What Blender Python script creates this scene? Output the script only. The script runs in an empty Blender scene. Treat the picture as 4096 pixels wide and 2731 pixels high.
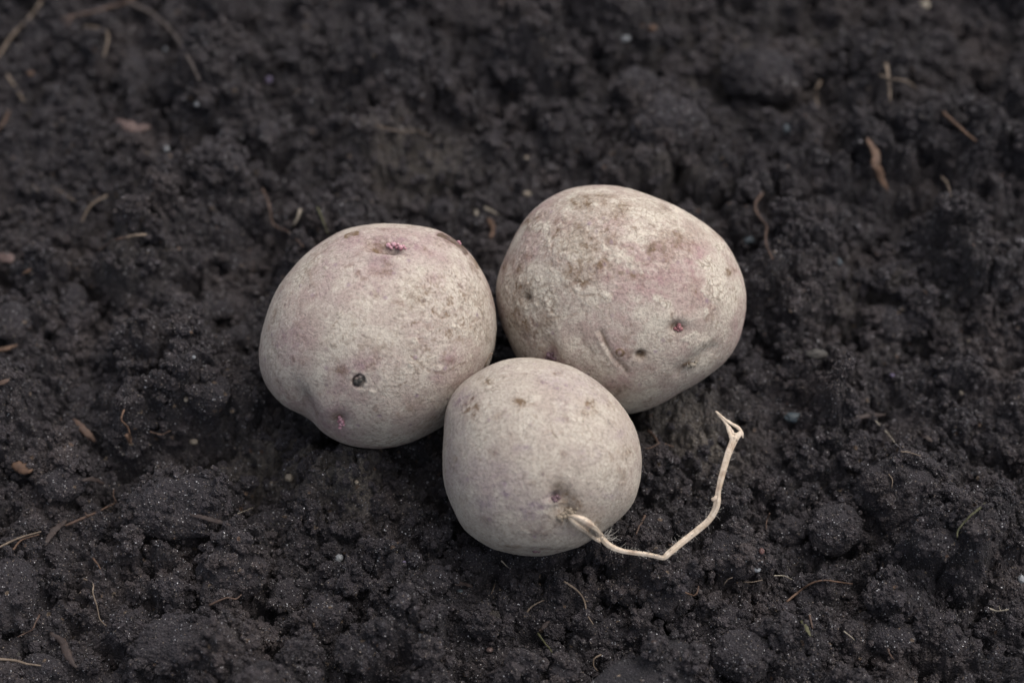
import bpy, bmesh, math, random
import numpy as np
from mathutils import Vector

random.seed(7)
RNG = np.random.default_rng(11)
PX_W, PX_H = 4096.0, 2731.0

# ------------------------------------------------------------ camera
scn = bpy.context.scene
LENS, SENS = 70.0, 36.0
PITCH = math.radians(54)
FWD = np.array([0, math.cos(PITCH), -math.sin(PITCH)])
RGT = np.array([1.0, 0, 0])
UPV = np.array([0, math.sin(PITCH), math.cos(PITCH)])
TARGET = np.array([0, 0, 0.012])
DIST = 0.55
CAM = TARGET - FWD * DIST
KPX = SENS / LENS / PX_W          # radians-ish per source pixel
cd = bpy.data.cameras.new('camera')
cam = bpy.data.objects.new('camera', cd)
scn.collection.objects.link(cam)
cam.location = CAM
cam.rotation_euler = (math.pi / 2 - PITCH, 0, 0)
cd.lens = LENS
cd.sensor_width = SENS
cd.clip_start = 0.02
cd.clip_end = 50
cd.dof.use_dof = True
cd.dof.focus_distance = 0.520
cd.dof.aperture_fstop = 6.5
scn.camera = cam

# ------------------------------------------------------------ overcast daylight
SUN_EL, SUN_AZ = math.radians(63), math.radians(62)     # high, slightly behind the potatoes
w = bpy.data.worlds.new('World')
scn.world = w
w.use_nodes = True
nt = w.node_tree
bg = nt.nodes['Background']
sky = nt.nodes.new('ShaderNodeTexSky')
sky.sky_type = 'NISHITA'
sky.sun_disc = False
sky.sun_elevation = SUN_EL
sky.sun_rotation = SUN_AZ
sky.air_density = 1.0
sky.dust_density = 6.0
sky.ozone_density = 1.0
hs = nt.nodes.new('ShaderNodeHueSaturation')
hs.inputs['Saturation'].default_value = 0.50
nt.links.new(sky.outputs[0], hs.inputs['Color'])
nt.links.new(hs.outputs[0], bg.inputs['Color'])
bg.inputs['Strength'].default_value = 0.15
sl = bpy.data.lights.new('sun', 'SUN')
sun = bpy.data.objects.new('sun', sl)
scn.collection.objects.link(sun)
sl.energy = 0.85
sl.angle = math.radians(85)
sl.color = (1.0, 0.95, 0.89)
sd = Vector((math.sin(SUN_AZ) * math.cos(SUN_EL), math.cos(SUN_AZ) * math.cos(SUN_EL), math.sin(SUN_EL)))
sun.rotation_euler = sd.to_track_quat('Z', 'Y').to_euler()
scn.view_settings.view_transform = 'Standard'
scn.view_settings.look = 'None'
scn.view_settings.gamma = 1
scn.view_settings.exposure = 0.45
scn.view_settings.use_curve_mapping = False
scn.cycles.max_bounces = 6

# ------------------------------------------------------------ numpy noise
PERM = RNG.permutation(256).astype(np.int32)
PERM = np.concatenate([PERM, PERM, PERM])
G3 = RNG.normal(size=(256, 3)); G3 /= np.linalg.norm(G3, axis=1)[:, None]
A2 = RNG.random(256) * 2 * math.pi
G2 = np.stack([np.cos(A2), np.sin(A2)], 1)

def fade(t): return t * t * t * (t * (t * 6 - 15) + 10)

def noise3(p):
    pi = np.floor(p).astype(np.int32)
    f = p - pi
    pi &= 255
    u = fade(f)
    out = np.zeros(len(p))
    for dx in (0, 1):
        for dy in (0, 1):
            for dz in (0, 1):
                h = PERM[PERM[PERM[(pi[:, 0] + dx) & 255] + ((pi[:, 1] + dy) & 255)] + ((pi[:, 2] + dz) & 255)]
                g = G3[h]
                d = g[:, 0] * (f[:, 0] - dx) + g[:, 1] * (f[:, 1] - dy) + g[:, 2] * (f[:, 2] - dz)
                wt = (u[:, 0] if dx else 1 - u[:, 0]) * (u[:, 1] if dy else 1 - u[:, 1]) * (u[:, 2] if dz else 1 - u[:, 2])
                out += wt * d
    return out * 1.6

def fbm3(p, o=4, g=0.5):
    a, s, t = 1.0, np.zeros(len(p)), 0.0
    for k in range(o):
        s += a * noise3(p * (2.03 ** k) + 17.3 * k); t += a; a *= g
    return s / t

def noise2(x, y):
    xi = np.floor(x).astype(np.int32); yi = np.floor(y).astype(np.int32)
    fx = x - xi; fy = y - yi
    ux = fade(fx); uy = fade(fy)
    out = 0
    for dx in (0, 1):
        for dy in (0, 1):
            h = PERM[PERM[(xi + dx) & 255] + ((yi + dy) & 255)]
            g = G2[h]
            out = out + (ux if dx else 1 - ux) * (uy if dy else 1 - uy) * (g[..., 0] * (fx - dx) + g[..., 1] * (fy - dy))
    return out * 1.5

def fbm2(x, y, o=4, g=0.5):
    a, s, t = 1.0, 0, 0.0
    for k in range(o):
        s = s + a * noise2(x * 2.03 ** k + 31.7 * k, y * 2.03 ** k + 11.1 * k); t += a; a *= g
    return s / t

def h01(ix, iy, s):
    v = np.sin(ix * 127.1 + iy * 311.7 + s * 74.7) * 43758.5453
    return v - np.floor(v)

def blobs2(x, y, L, seed, rmin=0.3, rmax=0.72, keep=1.0, squash=0.8):
    """layer of irregular rounded crumbs of pitch L (height above the surface they sit on)"""
    gx = x / L; gy = y / L
    ix = np.floor(gx); iy = np.floor(gy)
    out = np.zeros_like(x)
    for dx in (-1, 0, 1):
        for dy in (-1, 0, 1):
            cx = ix + dx; cy = iy + dy
            px = cx + h01(cx, cy, seed); py = cy + h01(cx, cy, seed + 1)
            r = rmin + (rmax - rmin) * h01(cx, cy, seed + 2) ** 1.5
            pres = h01(cx, cy, seed + 3) < keep
            an = h01(cx, cy, seed + 4) * math.pi; el = 0.65 + 0.7 * h01(cx, cy, seed + 5)
            ux = gx - px; uy = gy - py
            vx = (ux * np.cos(an) + uy * np.sin(an)) * el; vy = (-ux * np.sin(an) + uy * np.cos(an)) / el
            # slightly polygonal footprint
            d2 = 0.55 * (vx * vx + vy * vy) + 0.45 * np.maximum(np.abs(vx), np.abs(vy)) ** 2
            hh = np.sqrt(np.maximum(r * r - d2, 0)) * squash * (0.6 + 0.6 * h01(cx, cy, seed + 6))
            out = np.maximum(out, np.where(pres, hh, 0))
    return out * L

# ------------------------------------------------------------ scene helpers
COL = scn.collection
def tag(o, label=None, cat=None, group=None, kind=None):
    if label: o['label'] = label
    if cat: o['category'] = cat
    if group: o['group'] = group
    if kind: o['kind'] = kind
    return o

def mesh_np(name, V, F, mat, parent=None, smooth=True):
    """V (n,3); F (m,k) one face size"""
    me = bpy.data.meshes.new(name)
    V = np.ascontiguousarray(V, dtype=np.float32); F = np.ascontiguousarray(F, dtype=np.int32)
    k = F.shape[1]
    me.vertices.add(len(V)); me.vertices.foreach_set('co', V.ravel())
    me.loops.add(F.size); me.loops.foreach_set('vertex_index', F.ravel())
    me.polygons.add(len(F))
    me.polygons.foreach_set('loop_start', np.arange(0, F.size, k, dtype=np.int32))
    me.update(calc_edges=True)
    me.polygons.foreach_set('use_smooth', np.full(len(F), smooth))
    me.materials.append(mat)
    o = bpy.data.objects.new(name, me)
    COL.objects.link(o)
    if parent: o.parent = parent
    return o

ICO = {}
def ico(n):
    if n not in ICO:
        bm = bmesh.new(); bmesh.ops.create_icosphere(bm, subdivisions=n, radius=1)
        V = np.array([v.co[:] for v in bm.verts]); F = np.array([[v.index for v in f.verts] for f in bm.faces])
        bm.free(); V /= np.linalg.norm(V, axis=1)[:, None]
        ICO[n] = (V, F)
    return ICO[n]

def rotmat(rx, ry, rz):
    cx, sx, cy, sy, cz, sz = math.cos(rx), math.sin(rx), math.cos(ry), math.sin(ry), math.cos(rz), math.sin(rz)
    return np.array([[cz, -sz, 0], [sz, cz, 0], [0, 0, 1]]) @ np.array([[cy, 0, sy], [0, 1, 0], [-sy, 0, cy]]) @ np.array([[1, 0, 0], [0, cx, -sx], [0, sx, cx]])

def ray(px, py):
    return FWD + (px - PX_W / 2) * KPX * RGT - (py - PX_H / 2) * KPX * UPV
def to_px(P):
    d = P - CAM
    t = d @ FWD
    return PX_W / 2 + (d @ RGT) / t / KPX, PX_H / 2 - (d @ UPV) / t / KPX

# ------------------------------------------------------------ materials
class NT:
    def __init__(s, name):
        s.m = bpy.data.materials.new(name); s.m.use_nodes = True
        s.t = s.m.node_tree; s.b = s.t.nodes['Principled BSDF']
        s.co = s.t.nodes.new('ShaderNodeTexCoord').outputs['Object']
    def n(s, typ, **k):
        n = s.t.nodes.new(typ)
        for a, v in k.items():
            if a.startswith('i_'):
                key = a[2:]
                key = int(key) if key.isdigit() else key
                if isinstance(v, bpy.types.NodeSocket): s.t.links.new(v, n.inputs[key])
                else: n.inputs[key].default_value = v
            else: setattr(n, a, v)
        return n
    def noise(s, scale, detail=4, rough=0.6, dist=0.0, co=None):
        return s.n('ShaderNodeTexNoise', i_Vector=co or s.co, i_Scale=scale, i_Detail=detail, i_Roughness=rough, i_Distortion=dist).outputs['Fac']
    def ramp(s, fac, pts):
        r = s.n('ShaderNodeValToRGB', i_Fac=fac)
        e = r.color_ramp.elements
        while len(e) < len(pts): e.new(0.5)
        for q, (p, c) in zip(e, pts):
            q.position = p; q.color = (c, c, c, 1) if not hasattr(c, '__len__') else (*c, 1)
        return r.outputs['Color']
    def math(s, op, a, b=0.0, clamp=False):
        return s.n('ShaderNodeMath', operation=op, i_0=a, i_1=b, use_clamp=clamp).outputs[0]
    def mix(s, f, a, b, mode='MIX'):
        n = s.n('ShaderNodeMix', data_type='RGBA', blend_type=mode)
        for idx, v in ((0, f), (6, a), (7, b)):
            if isinstance(v, bpy.types.NodeSocket): s.t.links.new(v, n.inputs[idx])
            else: n.inputs[idx].default_value = v if idx == 0 else (*v, 1)
        return n.outputs[2]
    def attr(s, name):
        return s.n('ShaderNodeAttribute', attribute_name=name).outputs['Fac']
    def set(s, key, v):
        if isinstance(v, bpy.types.NodeSocket): s.t.links.new(v, s.b.inputs[key])
        else: s.b.inputs[key].default_value = v
    def bump(s, h, dist, strength=1.0, normal=None):
        n = s.n('ShaderNodeBump', i_Height=h, i_Distance=dist, i_Strength=strength)
        if normal: s.t.links.new(normal, n.inputs['Normal'])
        return n.outputs[0]

def soil_material(name, dry=False, c0=(0.0108, 0.0090, 0.0108), c1=(0.029, 0.0243, 0.0278), warm=(0.043, 0.0335, 0.033), speck=1.0):
    s = NT(name)
    base = s.mix(s.ramp(s.noise(260, 6, 0.65), [(0.32, 0), (0.68, 1)]), c0, c1)
    base = s.mix(s.ramp(s.noise(38, 3, 0.5), [(0.5, 0), (0.72, 0.75)]), base, warm)
    if dry:
        base = s.mix(s.math('MULTIPLY', s.attr('dry'), s.ramp(s.noise(500, 5, 0.7), [(0.36, 0.25), (0.6, 1)])), base, (0.105, 0.090, 0.075))
    # rare reddish / ochre organic bits
    v0 = s.n('ShaderNodeTexVoronoi', i_Vector=s.co, i_Scale=650.0)
    r0 = s.n('ShaderNodeSeparateColor', i_Color=v0.outputs['Color'])
    m0 = s.math('MULTIPLY', s.math('GREATER_THAN', r0.outputs[0], 0.988), s.math('LESS_THAN', v0.outputs['Distance'], 0.42))
    base = s.mix(m0, base, s.mix(r0.outputs[1], (0.07, 0.04, 0.028), (0.11, 0.085, 0.06)))
    # mineral grains; their bright colours also paint in the soil's glints
    mask = None
    gmod = s.ramp(s.noise(95, 4, 0.6), [(0.36, 0.35), (0.56, 1.0)])
    for sc, thr, dist in ((1500.0, 0.93, 0.34), (2500.0, 0.84, 0.42), (950.0, 0.988, 0.26)):
        v = s.n('ShaderNodeTexVoronoi', i_Vector=s.co, i_Scale=sc)
        r = s.n('ShaderNodeSeparateColor', i_Color=v.outputs['Color'])
        m = s.math('MULTIPLY', s.math('GREATER_THAN', r.outputs[0], 1 - (1 - thr) * speck), s.math('LESS_THAN', v.outputs['Distance'], dist))
        gc = s.ramp(r.outputs[1], [(0.0, (0.045, 0.048, 0.06)), (0.4, (0.085, 0.085, 0.095)), (0.65, (0.15, 0.115, 0.08)), (0.86, (0.27, 0.26, 0.26)), (0.97, (0.5, 0.5, 0.52))])
        m = s.math('MULTIPLY', m, gmod)
        base = s.mix(m, base, gc)
        mask = m if mask is None else s.math('MAXIMUM', mask, m)
    s.set('Base Color', base)
    s.set('Roughness', s.math('SUBTRACT', 0.82, s.math('MULTIPLY', mask, 0.5)))
    s.set('Specular IOR Level', 0.42)
    vg = s.n('ShaderNodeTexVoronoi', i_Vector=s.co, i_Scale=1500.0).outputs['Distance']
    vh = s.n('ShaderNodeTexVoronoi', i_Vector=s.co, i_Scale=3000.0).outputs['Distance']
    h = s.math('SUBTRACT', s.noise(900, 4, 0.7), s.math('ADD', vg, s.math('MULTIPLY', vh, 0.5)))
    s.set('Normal', s.bump(h, 0.0006, 0.9))
    return s.m

M_SOIL = soil_material('moist_soil', True)
M_CLOD = soil_material('clod_soil', False, (0.0125, 0.0105, 0.0128), (0.0315, 0.0265, 0.0305), (0.039, 0.0315, 0.0315), 1.0)
M_DRY = soil_material('dry_soil', False, (0.03, 0.026, 0.024), (0.062, 0.053, 0.046), (0.08, 0.066, 0.053), 0.9)
M_CRUMB = soil_material('crumb_soil', False, (0.0118, 0.0098, 0.0118), (0.040, 0.0335, 0.0375), (0.054, 0.042, 0.040), 1.0)

def simple(name, c0, c1, rough=0.7, scale=600, stretch=None, bump=0.0002):
    s = NT(name)
    f = s.ramp(s.noise(scale, 4, 0.65), [(0.3, 0), (0.7, 1)])
    s.set('Base Color', s.mix(f, c0, c1)); s.set('Roughness', rough); s.set('Specular IOR Level', 0.35)
    s.set('Normal', s.bump(s.noise(scale * 2.2, 3), bump, 0.8))
    return s.m
M_TAN = simple('tan_root', (0.08, 0.059, 0.044), (0.18, 0.14, 0.105))
M_BROWN = simple('brown_root', (0.042, 0.026, 0.020), (0.105, 0.066, 0.048))
M_DARKROOT = simple('dark_root', (0.026, 0.020, 0.018), (0.052, 0.041, 0.037))
M_ORANGE = simple('orange_bark', (0.048, 0.028, 0.019), (0.12, 0.071, 0.046))
M_PINKBARK = simple('pinkish_bark', (0.065, 0.042, 0.038), (0.135, 0.095, 0.086))
M_DARKBARK = simple('dark_bark', (0.018, 0.0135, 0.013), (0.045, 0.031, 0.027))
M_PALE = simple('pale_fibre', (0.19, 0.165, 0.13), (0.34, 0.30, 0.24))
M_GREEN = simple('green_stem', (0.035, 0.036, 0.016), (0.085, 0.082, 0.042))
M_WHITE = simple('white_stone', (0.09, 0.097, 0.108), (0.25, 0.26, 0.27), 0.5)
M_CREAM = simple('cream_stone', (0.11, 0.09, 0.068), (0.25, 0.215, 0.17), 0.5)
M_TEAL = simple('blue_grey_stone', (0.028, 0.037, 0.043), (0.06, 0.075, 0.085), 0.5)
M_GREY = simple('grey_stone', (0.032, 0.030, 0.027), (0.065, 0.06, 0.054), 0.7)
M_RED = simple('reddish_stone', (0.05, 0.024, 0.022), (0.11, 0.055, 0.05), 0.6)
M_VIOLET = simple('violet_stone', (0.06, 0.05, 0.085), (0.14, 0.115, 0.18), 0.5)
M_SLAB = simple('smooth_slab', (0.010, 0.010, 0.012), (0.021, 0.021, 0.024), 0.8, 400)

# ------------------------------------------------------------ potatoes: outlines
def crop_pts(ox, oy, sc, pts): return np.array([(ox + x * sc, oy + y * sc) for x, y in pts], float)
CL = (980, 850, 1050 / 1646); CR = (1930, 700, 1100 / 1725); CF = (1730, 1380, 900 / 1568); CS = (2200, 1580, 900 / 2016)
OUT_L = crop_pts(*CL, [(900,70),(1050,80),(1150,95),(1230,120),(1310,170),(1390,235),(1450,310),(1500,400),(1540,480),(1560,570),(1575,680),(1572,780),(1558,870),(1538,930),(1500,1010),(1440,1120),(1360,1230),(1245,1330),(1150,1385),(1060,1430),(950,1465),(850,1478),(740,1475),(640,1455),(560,1420),(480,1368),(425,1318),(370,1280),(300,1243),(220,1190),(160,1120),(112,1040),(93,950),(90,870),(100,780),(125,670),(160,570),(210,470),(270,380),(340,300),(420,230),(500,175),(600,120),(700,88),(800,73)])
OUT_R = crop_pts(*CR, [(780,65),(880,75),(970,100),(1060,135),(1160,170),(1260,220),(1360,280),(1450,350),(1530,430),(1582,520),(1625,620),(1650,720),(1656,820),(1645,900),(1622,990),(1585,1080),(1530,1160),(1450,1230),(1350,1300),(1250,1360),(1150,1420),(1050,1465),(960,1490),(880,1497),(770,1490),(650,1450),(500,1380),(380,1300),(270,1220),(215,1140),(185,1080),(140,980),(105,880),(88,780),(90,680),(105,610),(140,520),(170,450),(215,360),(258,290),(300,240),(370,175),(450,128),(550,88),(660,68)])
OUT_F = crop_pts(*CF, [(680,90),(800,105),(900,130),(1000,165),(1100,220),(1200,300),(1280,380),(1350,470),(1410,570),(1440,680),(1455,800),(1450,930),(1430,1020),(1390,1110),(1320,1190),(1230,1270),(1120,1345),(1050,1392),(990,1420),(900,1450),(780,1475),(680,1475),(560,1465),(430,1425),(330,1365),(240,1300),(185,1220),(138,1120),(100,1020),(78,920),(74,800),(76,650),(85,520),(105,410),(150,325),(200,265),(280,205),(380,150),(470,115),(570,95)])

def seg_dist(X, Y, pts):
    d = np.full(X.shape, 1e9)
    for (x0, y0), (x1, y1) in zip(pts[:-1], pts[1:]):
        vx, vy = x1 - x0, y1 - y0
        t = np.clip(((X - x0) * vx + (Y - y0) * vy) / (vx * vx + vy * vy), 0, 1)
        d = np.minimum(d, np.hypot(X - x0 - t * vx, Y - y0 - t * vy))
    return d
def gs(X, Y, x, y, rx, ry=None, an=0):
    ry = ry or rx
    a = math.radians(an); dx = X - x; dy = Y - y
    u = (dx * math.cos(a) + dy * math.sin(a)) / rx; v = (-dx * math.sin(a) + dy * math.cos(a)) / ry
    return np.exp(-(u * u + v * v))
def sst(a, b, x):
    t = np.clip((x - a) / (b - a), 0, 1); return t * t * (3 - 2 * t)

class Potato: pass
def potato_shape(outline, crop, cfront, cback, zrest, lvl=8):
    p = Potato(); p.crop = crop
    c = np.array([(outline[:, 0].min() + outline[:, 0].max()) / 2, (outline[:, 1].min() + outline[:, 1].max()) / 2])
    d = ray(*c)
    e3 = -d / np.linalg.norm(d)
    e1 = np.cross(UPV, e3); e1 /= np.linalg.norm(e1); e2 = np.cross(e3, e1)
    # outline as plane coordinates at t = 1
    C1 = d
    th, rr = [], []
    for x, y in outline:
        q = ray(x, y)
        q = q * (C1 @ e3) / (q @ e3)
        u, v = (q - C1) @ e1, (q - C1) @ e2
        th.append(math.atan2(v, u)); rr.append(math.hypot(u, v))
    th = np.array(th); rr = np.array(rr); o = np.argsort(th); th = th[o]; rr = rr[o]
    tt = np.linspace(-math.pi, math.pi, 1024, endpoint=False)
    r = np.interp(tt, th, rr, period=2 * math.pi)
    F = np.fft.rfft(r); F[26:] = 0; F[14:26] *= np.linspace(1, 0, 12)
    r_full = np.fft.irfft(F, 1024); F2 = F.copy(); F2[4:] = 0; F2[1] *= 1; r_low = np.fft.irfft(F2, 1024)
    def reff(theta, s):
        a = np.interp(theta, tt, r_full, period=2 * math.pi); b = np.interp(theta, tt, r_low, period=2 * math.pi)
        return b + (a - b) * s ** 3
    V, Fc = ico(lvl)
    th_v = np.arctan2(V[:, 1], V[:, 0]); s = np.hypot(V[:, 0], V[:, 1])
    R = reff(th_v, s) * s
    rm = r_full.mean()
    zz = np.where(V[:, 2] > 0, cfront, cback) * rm * V[:, 2]
    L = R[:, None] * (np.cos(th_v)[:, None] * e1 + np.sin(th_v)[:, None] * e2) + zz[:, None] * e3
    t = (zrest - CAM[2]) / (C1[2] + L[:, 2].min())
    p.t = t; p.C = CAM + t * C1; p.L = L * t; p.F = Fc; p.dirs = V; p.e3 = e3
    p.rm = rm * t
    return p

P_L = potato_shape(OUT_L, CL, 0.92, 0.92, -0.006)
P_R = potato_shape(OUT_R, CR, 0.86, 0.86, -0.006)
P_F = potato_shape(OUT_F, CF, 0.95, 0.95, -0.005)
def on_potato(p, px, py, lift=0.0):
    """front-surface point of a finished potato under a source pixel"""
    W = p.W
    x, y = to_px(W)
    m = (p.dirs[:, 2] > 0.02)
    d = np.where(m, (x - px) ** 2 + (y - py) ** 2, 1e12)
    i = np.argsort(d)[:6]
    return W[i].mean(0) + p.N[i].mean(0) * lift, p.N[i].mean(0) / np.linalg.norm(p.N[i].mean(0))

def finish_potato(p, name, label, feats, seed, mat):
    V0 = p.C + p.L
    x, y = to_px(V0)
    ox, oy, sc = p.crop
    X = (x - ox) / sc; Y = (y - oy) / sc
    front = sst(-0.15, 0.1, p.dirs[:, 2])
    q = p.L * 1000.0                              # millimetres
    # base shading values
    big = fbm3(q / 22 + seed, 3); med = fbm3(q / 7 + seed * 2, 4, 0.6); fine = fbm3(q / 1.8 + seed * 3, 3, 0.6)
    patch = fbm3(q / 12 + seed * 5, 5, 0.65)
    a = dict(pink=sst(-0.05, 0.45, big + 0.35 * med + 0.25 * fine) * 0.55,
             brown=sst(0.12, 0.5, med + 0.5 * fine + 0.2 * patch) * 0.35,
             scurf=sst(-0.05, 0.35, patch + 0.4 * fine) * 0.8,
             dark=np.zeros(len(q)), disp=np.zeros(len(q)))
    a['med'], a['fine'], a['patch'] = med, fine, patch
    feats(a, X, Y, front, q)
    # surface relief in mm
    d = a['disp'] + 0.35 * fbm3(q / 14 + seed, 3) + 0.03 * fine * (0.4 + a['scurf']) + 0.07 * a['scurf'] * sst(0.0, 0.25, fbm3(q / 2.6 + seed * 7, 3, 0.6))
    # normals from the base mesh
    o = mesh_np('tmp', V0, p.F, mat)
    nn = np.empty(len(V0) * 3, dtype=np.float32); o.data.vertices.foreach_get('normal', nn)
    nn = nn.reshape(-1, 3)
    me0 = o.data; bpy.data.objects.remove(o); bpy.data.meshes.remove(me0)
    W = V0 + nn * (d * 0.001)[:, None]
    base = p.C.copy(); base[2] = W[:, 2].min()
    root = bpy.data.objects.new(name, None); COL.objects.link(root); root.location = base
    root.empty_display_size = 0.02
    tag(root, label, 'potato', 'potatoes on the soil')
    b = mesh_np('tuber', W - base, p.F, mat, root)
    for k in ('pink', 'brown', 'scurf', 'dark'):
        at = b.data.attributes.new(k, 'FLOAT', 'POINT'); at.data.foreach_set('value', np.clip(a[k], 0, 1).astype(np.float32))
    p.W = W; p.N = nn; p.base = base; p.root = root; p.mesh = b
    return p

def potato_material(name, seed, c_skin, c_pale, c_pink):
    s = NT(name)
    off = s.n('ShaderNodeVectorMath', operation='ADD', i_0=s.co); off.inputs[1].default_value = (seed, seed * 2, 0)
    co = off.outputs[0]
    fine = s.noise(1300, 4, 0.7, co=co); mid = s.noise(330, 5, 0.65, co=co); cl = s.noise(85, 5, 0.62, co=co)
    c = s.mix(s.ramp(cl, [(0.34, 0), (0.66, 1)]), c_skin, tuple(v * 0.90 for v in c_pale))
    m2 = s.noise(170, 6, 0.7, 0.4, co=co)
    c = s.mix(s.ramp(m2, [(0.50, 0), (0.60, 0.55)]), c, c_pale)
    m3 = s.noise(240, 5, 0.7, 0.3, co=co)
    c = s.mix(s.ramp(m3, [(0.56, 0), (0.66, 0.45)]), c, tuple(0.62 * v for v in c_skin))
    scf = s.math('MULTIPLY', s.attr('scurf'), s.ramp(mid, [(0.36, 0.2), (0.56, 1)]))
    c = s.mix(s.math('MULTIPLY', scf, 0.85), c, c_pale)
    pf = s.math('MULTIPLY', s.math('MULTIPLY', s.attr('pink'), 1.25, True), s.ramp(mid, [(0.35, 1.0), (0.62, 0.4)]))
    c = s.mix(pf, c, c_pink)
    bf = s.math('MULTIPLY', s.math('MULTIPLY', s.attr('brown'), 1.5, True), s.ramp(mid, [(0.42, 1.0), (0.60, 0.35)]))
    c = s.mix(bf, c, (0.165, 0.112, 0.072))
    # tiny lenticels and lilac flecks
    v = s.n('ShaderNodeTexVoronoi', i_Vector=co, i_Scale=520.0)
    vr = s.n('ShaderNodeSeparateColor', i_Color=v.outputs['Color'])
    fl = s.math('MULTIPLY', s.math('GREATER_THAN', vr.outputs[0], 0.93), s.ramp(v.outputs['Distance'], [(0.15, 0.55), (0.45, 0)]))
    c = s.mix(fl, c, s.mix(vr.outputs[1], (0.20, 0.15, 0.11), (0.25, 0.17, 0.24)))
    n4 = s.noise(620, 5, 0.75, 0.6, co=co)
    c = s.mix(s.ramp(n4, [(0.58, 0), (0.70, 0.55)]), c, (0.20, 0.15, 0.115))
    c = s.mix(s.ramp(n4, [(0.30, 0.6), (0.40, 0)]), c, tuple(min(v * 1.12, 1) for v in c_pale))
    wv = s.n('ShaderNodeVectorMath', operation='ADD', i_0=co)
    nz = s.n('ShaderNodeTexNoise', i_Vector=co, i_Scale=260.0, i_Detail=3.0)
    sc_ = s.n('ShaderNodeVectorMath', operation='SCALE', i_0=nz.outputs['Color']); sc_.inputs['Scale'].default_value = 0.004
    s.t.links.new(sc_.outputs[0], wv.inputs[1])
    ve = s.n('ShaderNodeTexVoronoi', feature='DISTANCE_TO_EDGE', i_Vector=wv.outputs[0], i_Scale=420.0)
    net = s.math('MULTIPLY', s.ramp(ve.outputs['Distance'], [(0.02, 1.0), (0.16, 0.0)]), s.math('MULTIPLY', s.attr('scurf'), s.ramp(cl, [(0.42, 0.15), (0.56, 1.0)])))
    c = s.mix(s.math('MULTIPLY', net, 0.6), c, (0.17, 0.125, 0.095))
    g = s.ramp(fine, [(0.30, 0.66), (0.5, 1.0), (0.70, 1.16)])
    c = s.mix(1.0, c, g, 'MULTIPLY')
    c = s.mix(s.attr('dark'), c, (0.035, 0.025, 0.022))
    s.set('Base Color', c); s.set('Roughness', 0.85); s.set('Specular IOR Level', 0.18)
    n1 = s.bump(s.math('ADD', fine, s.math('MULTIPLY', n4, 1.4)), 0.00035, 0.9)
    s.set('Normal', n1)
    return s.m

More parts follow.
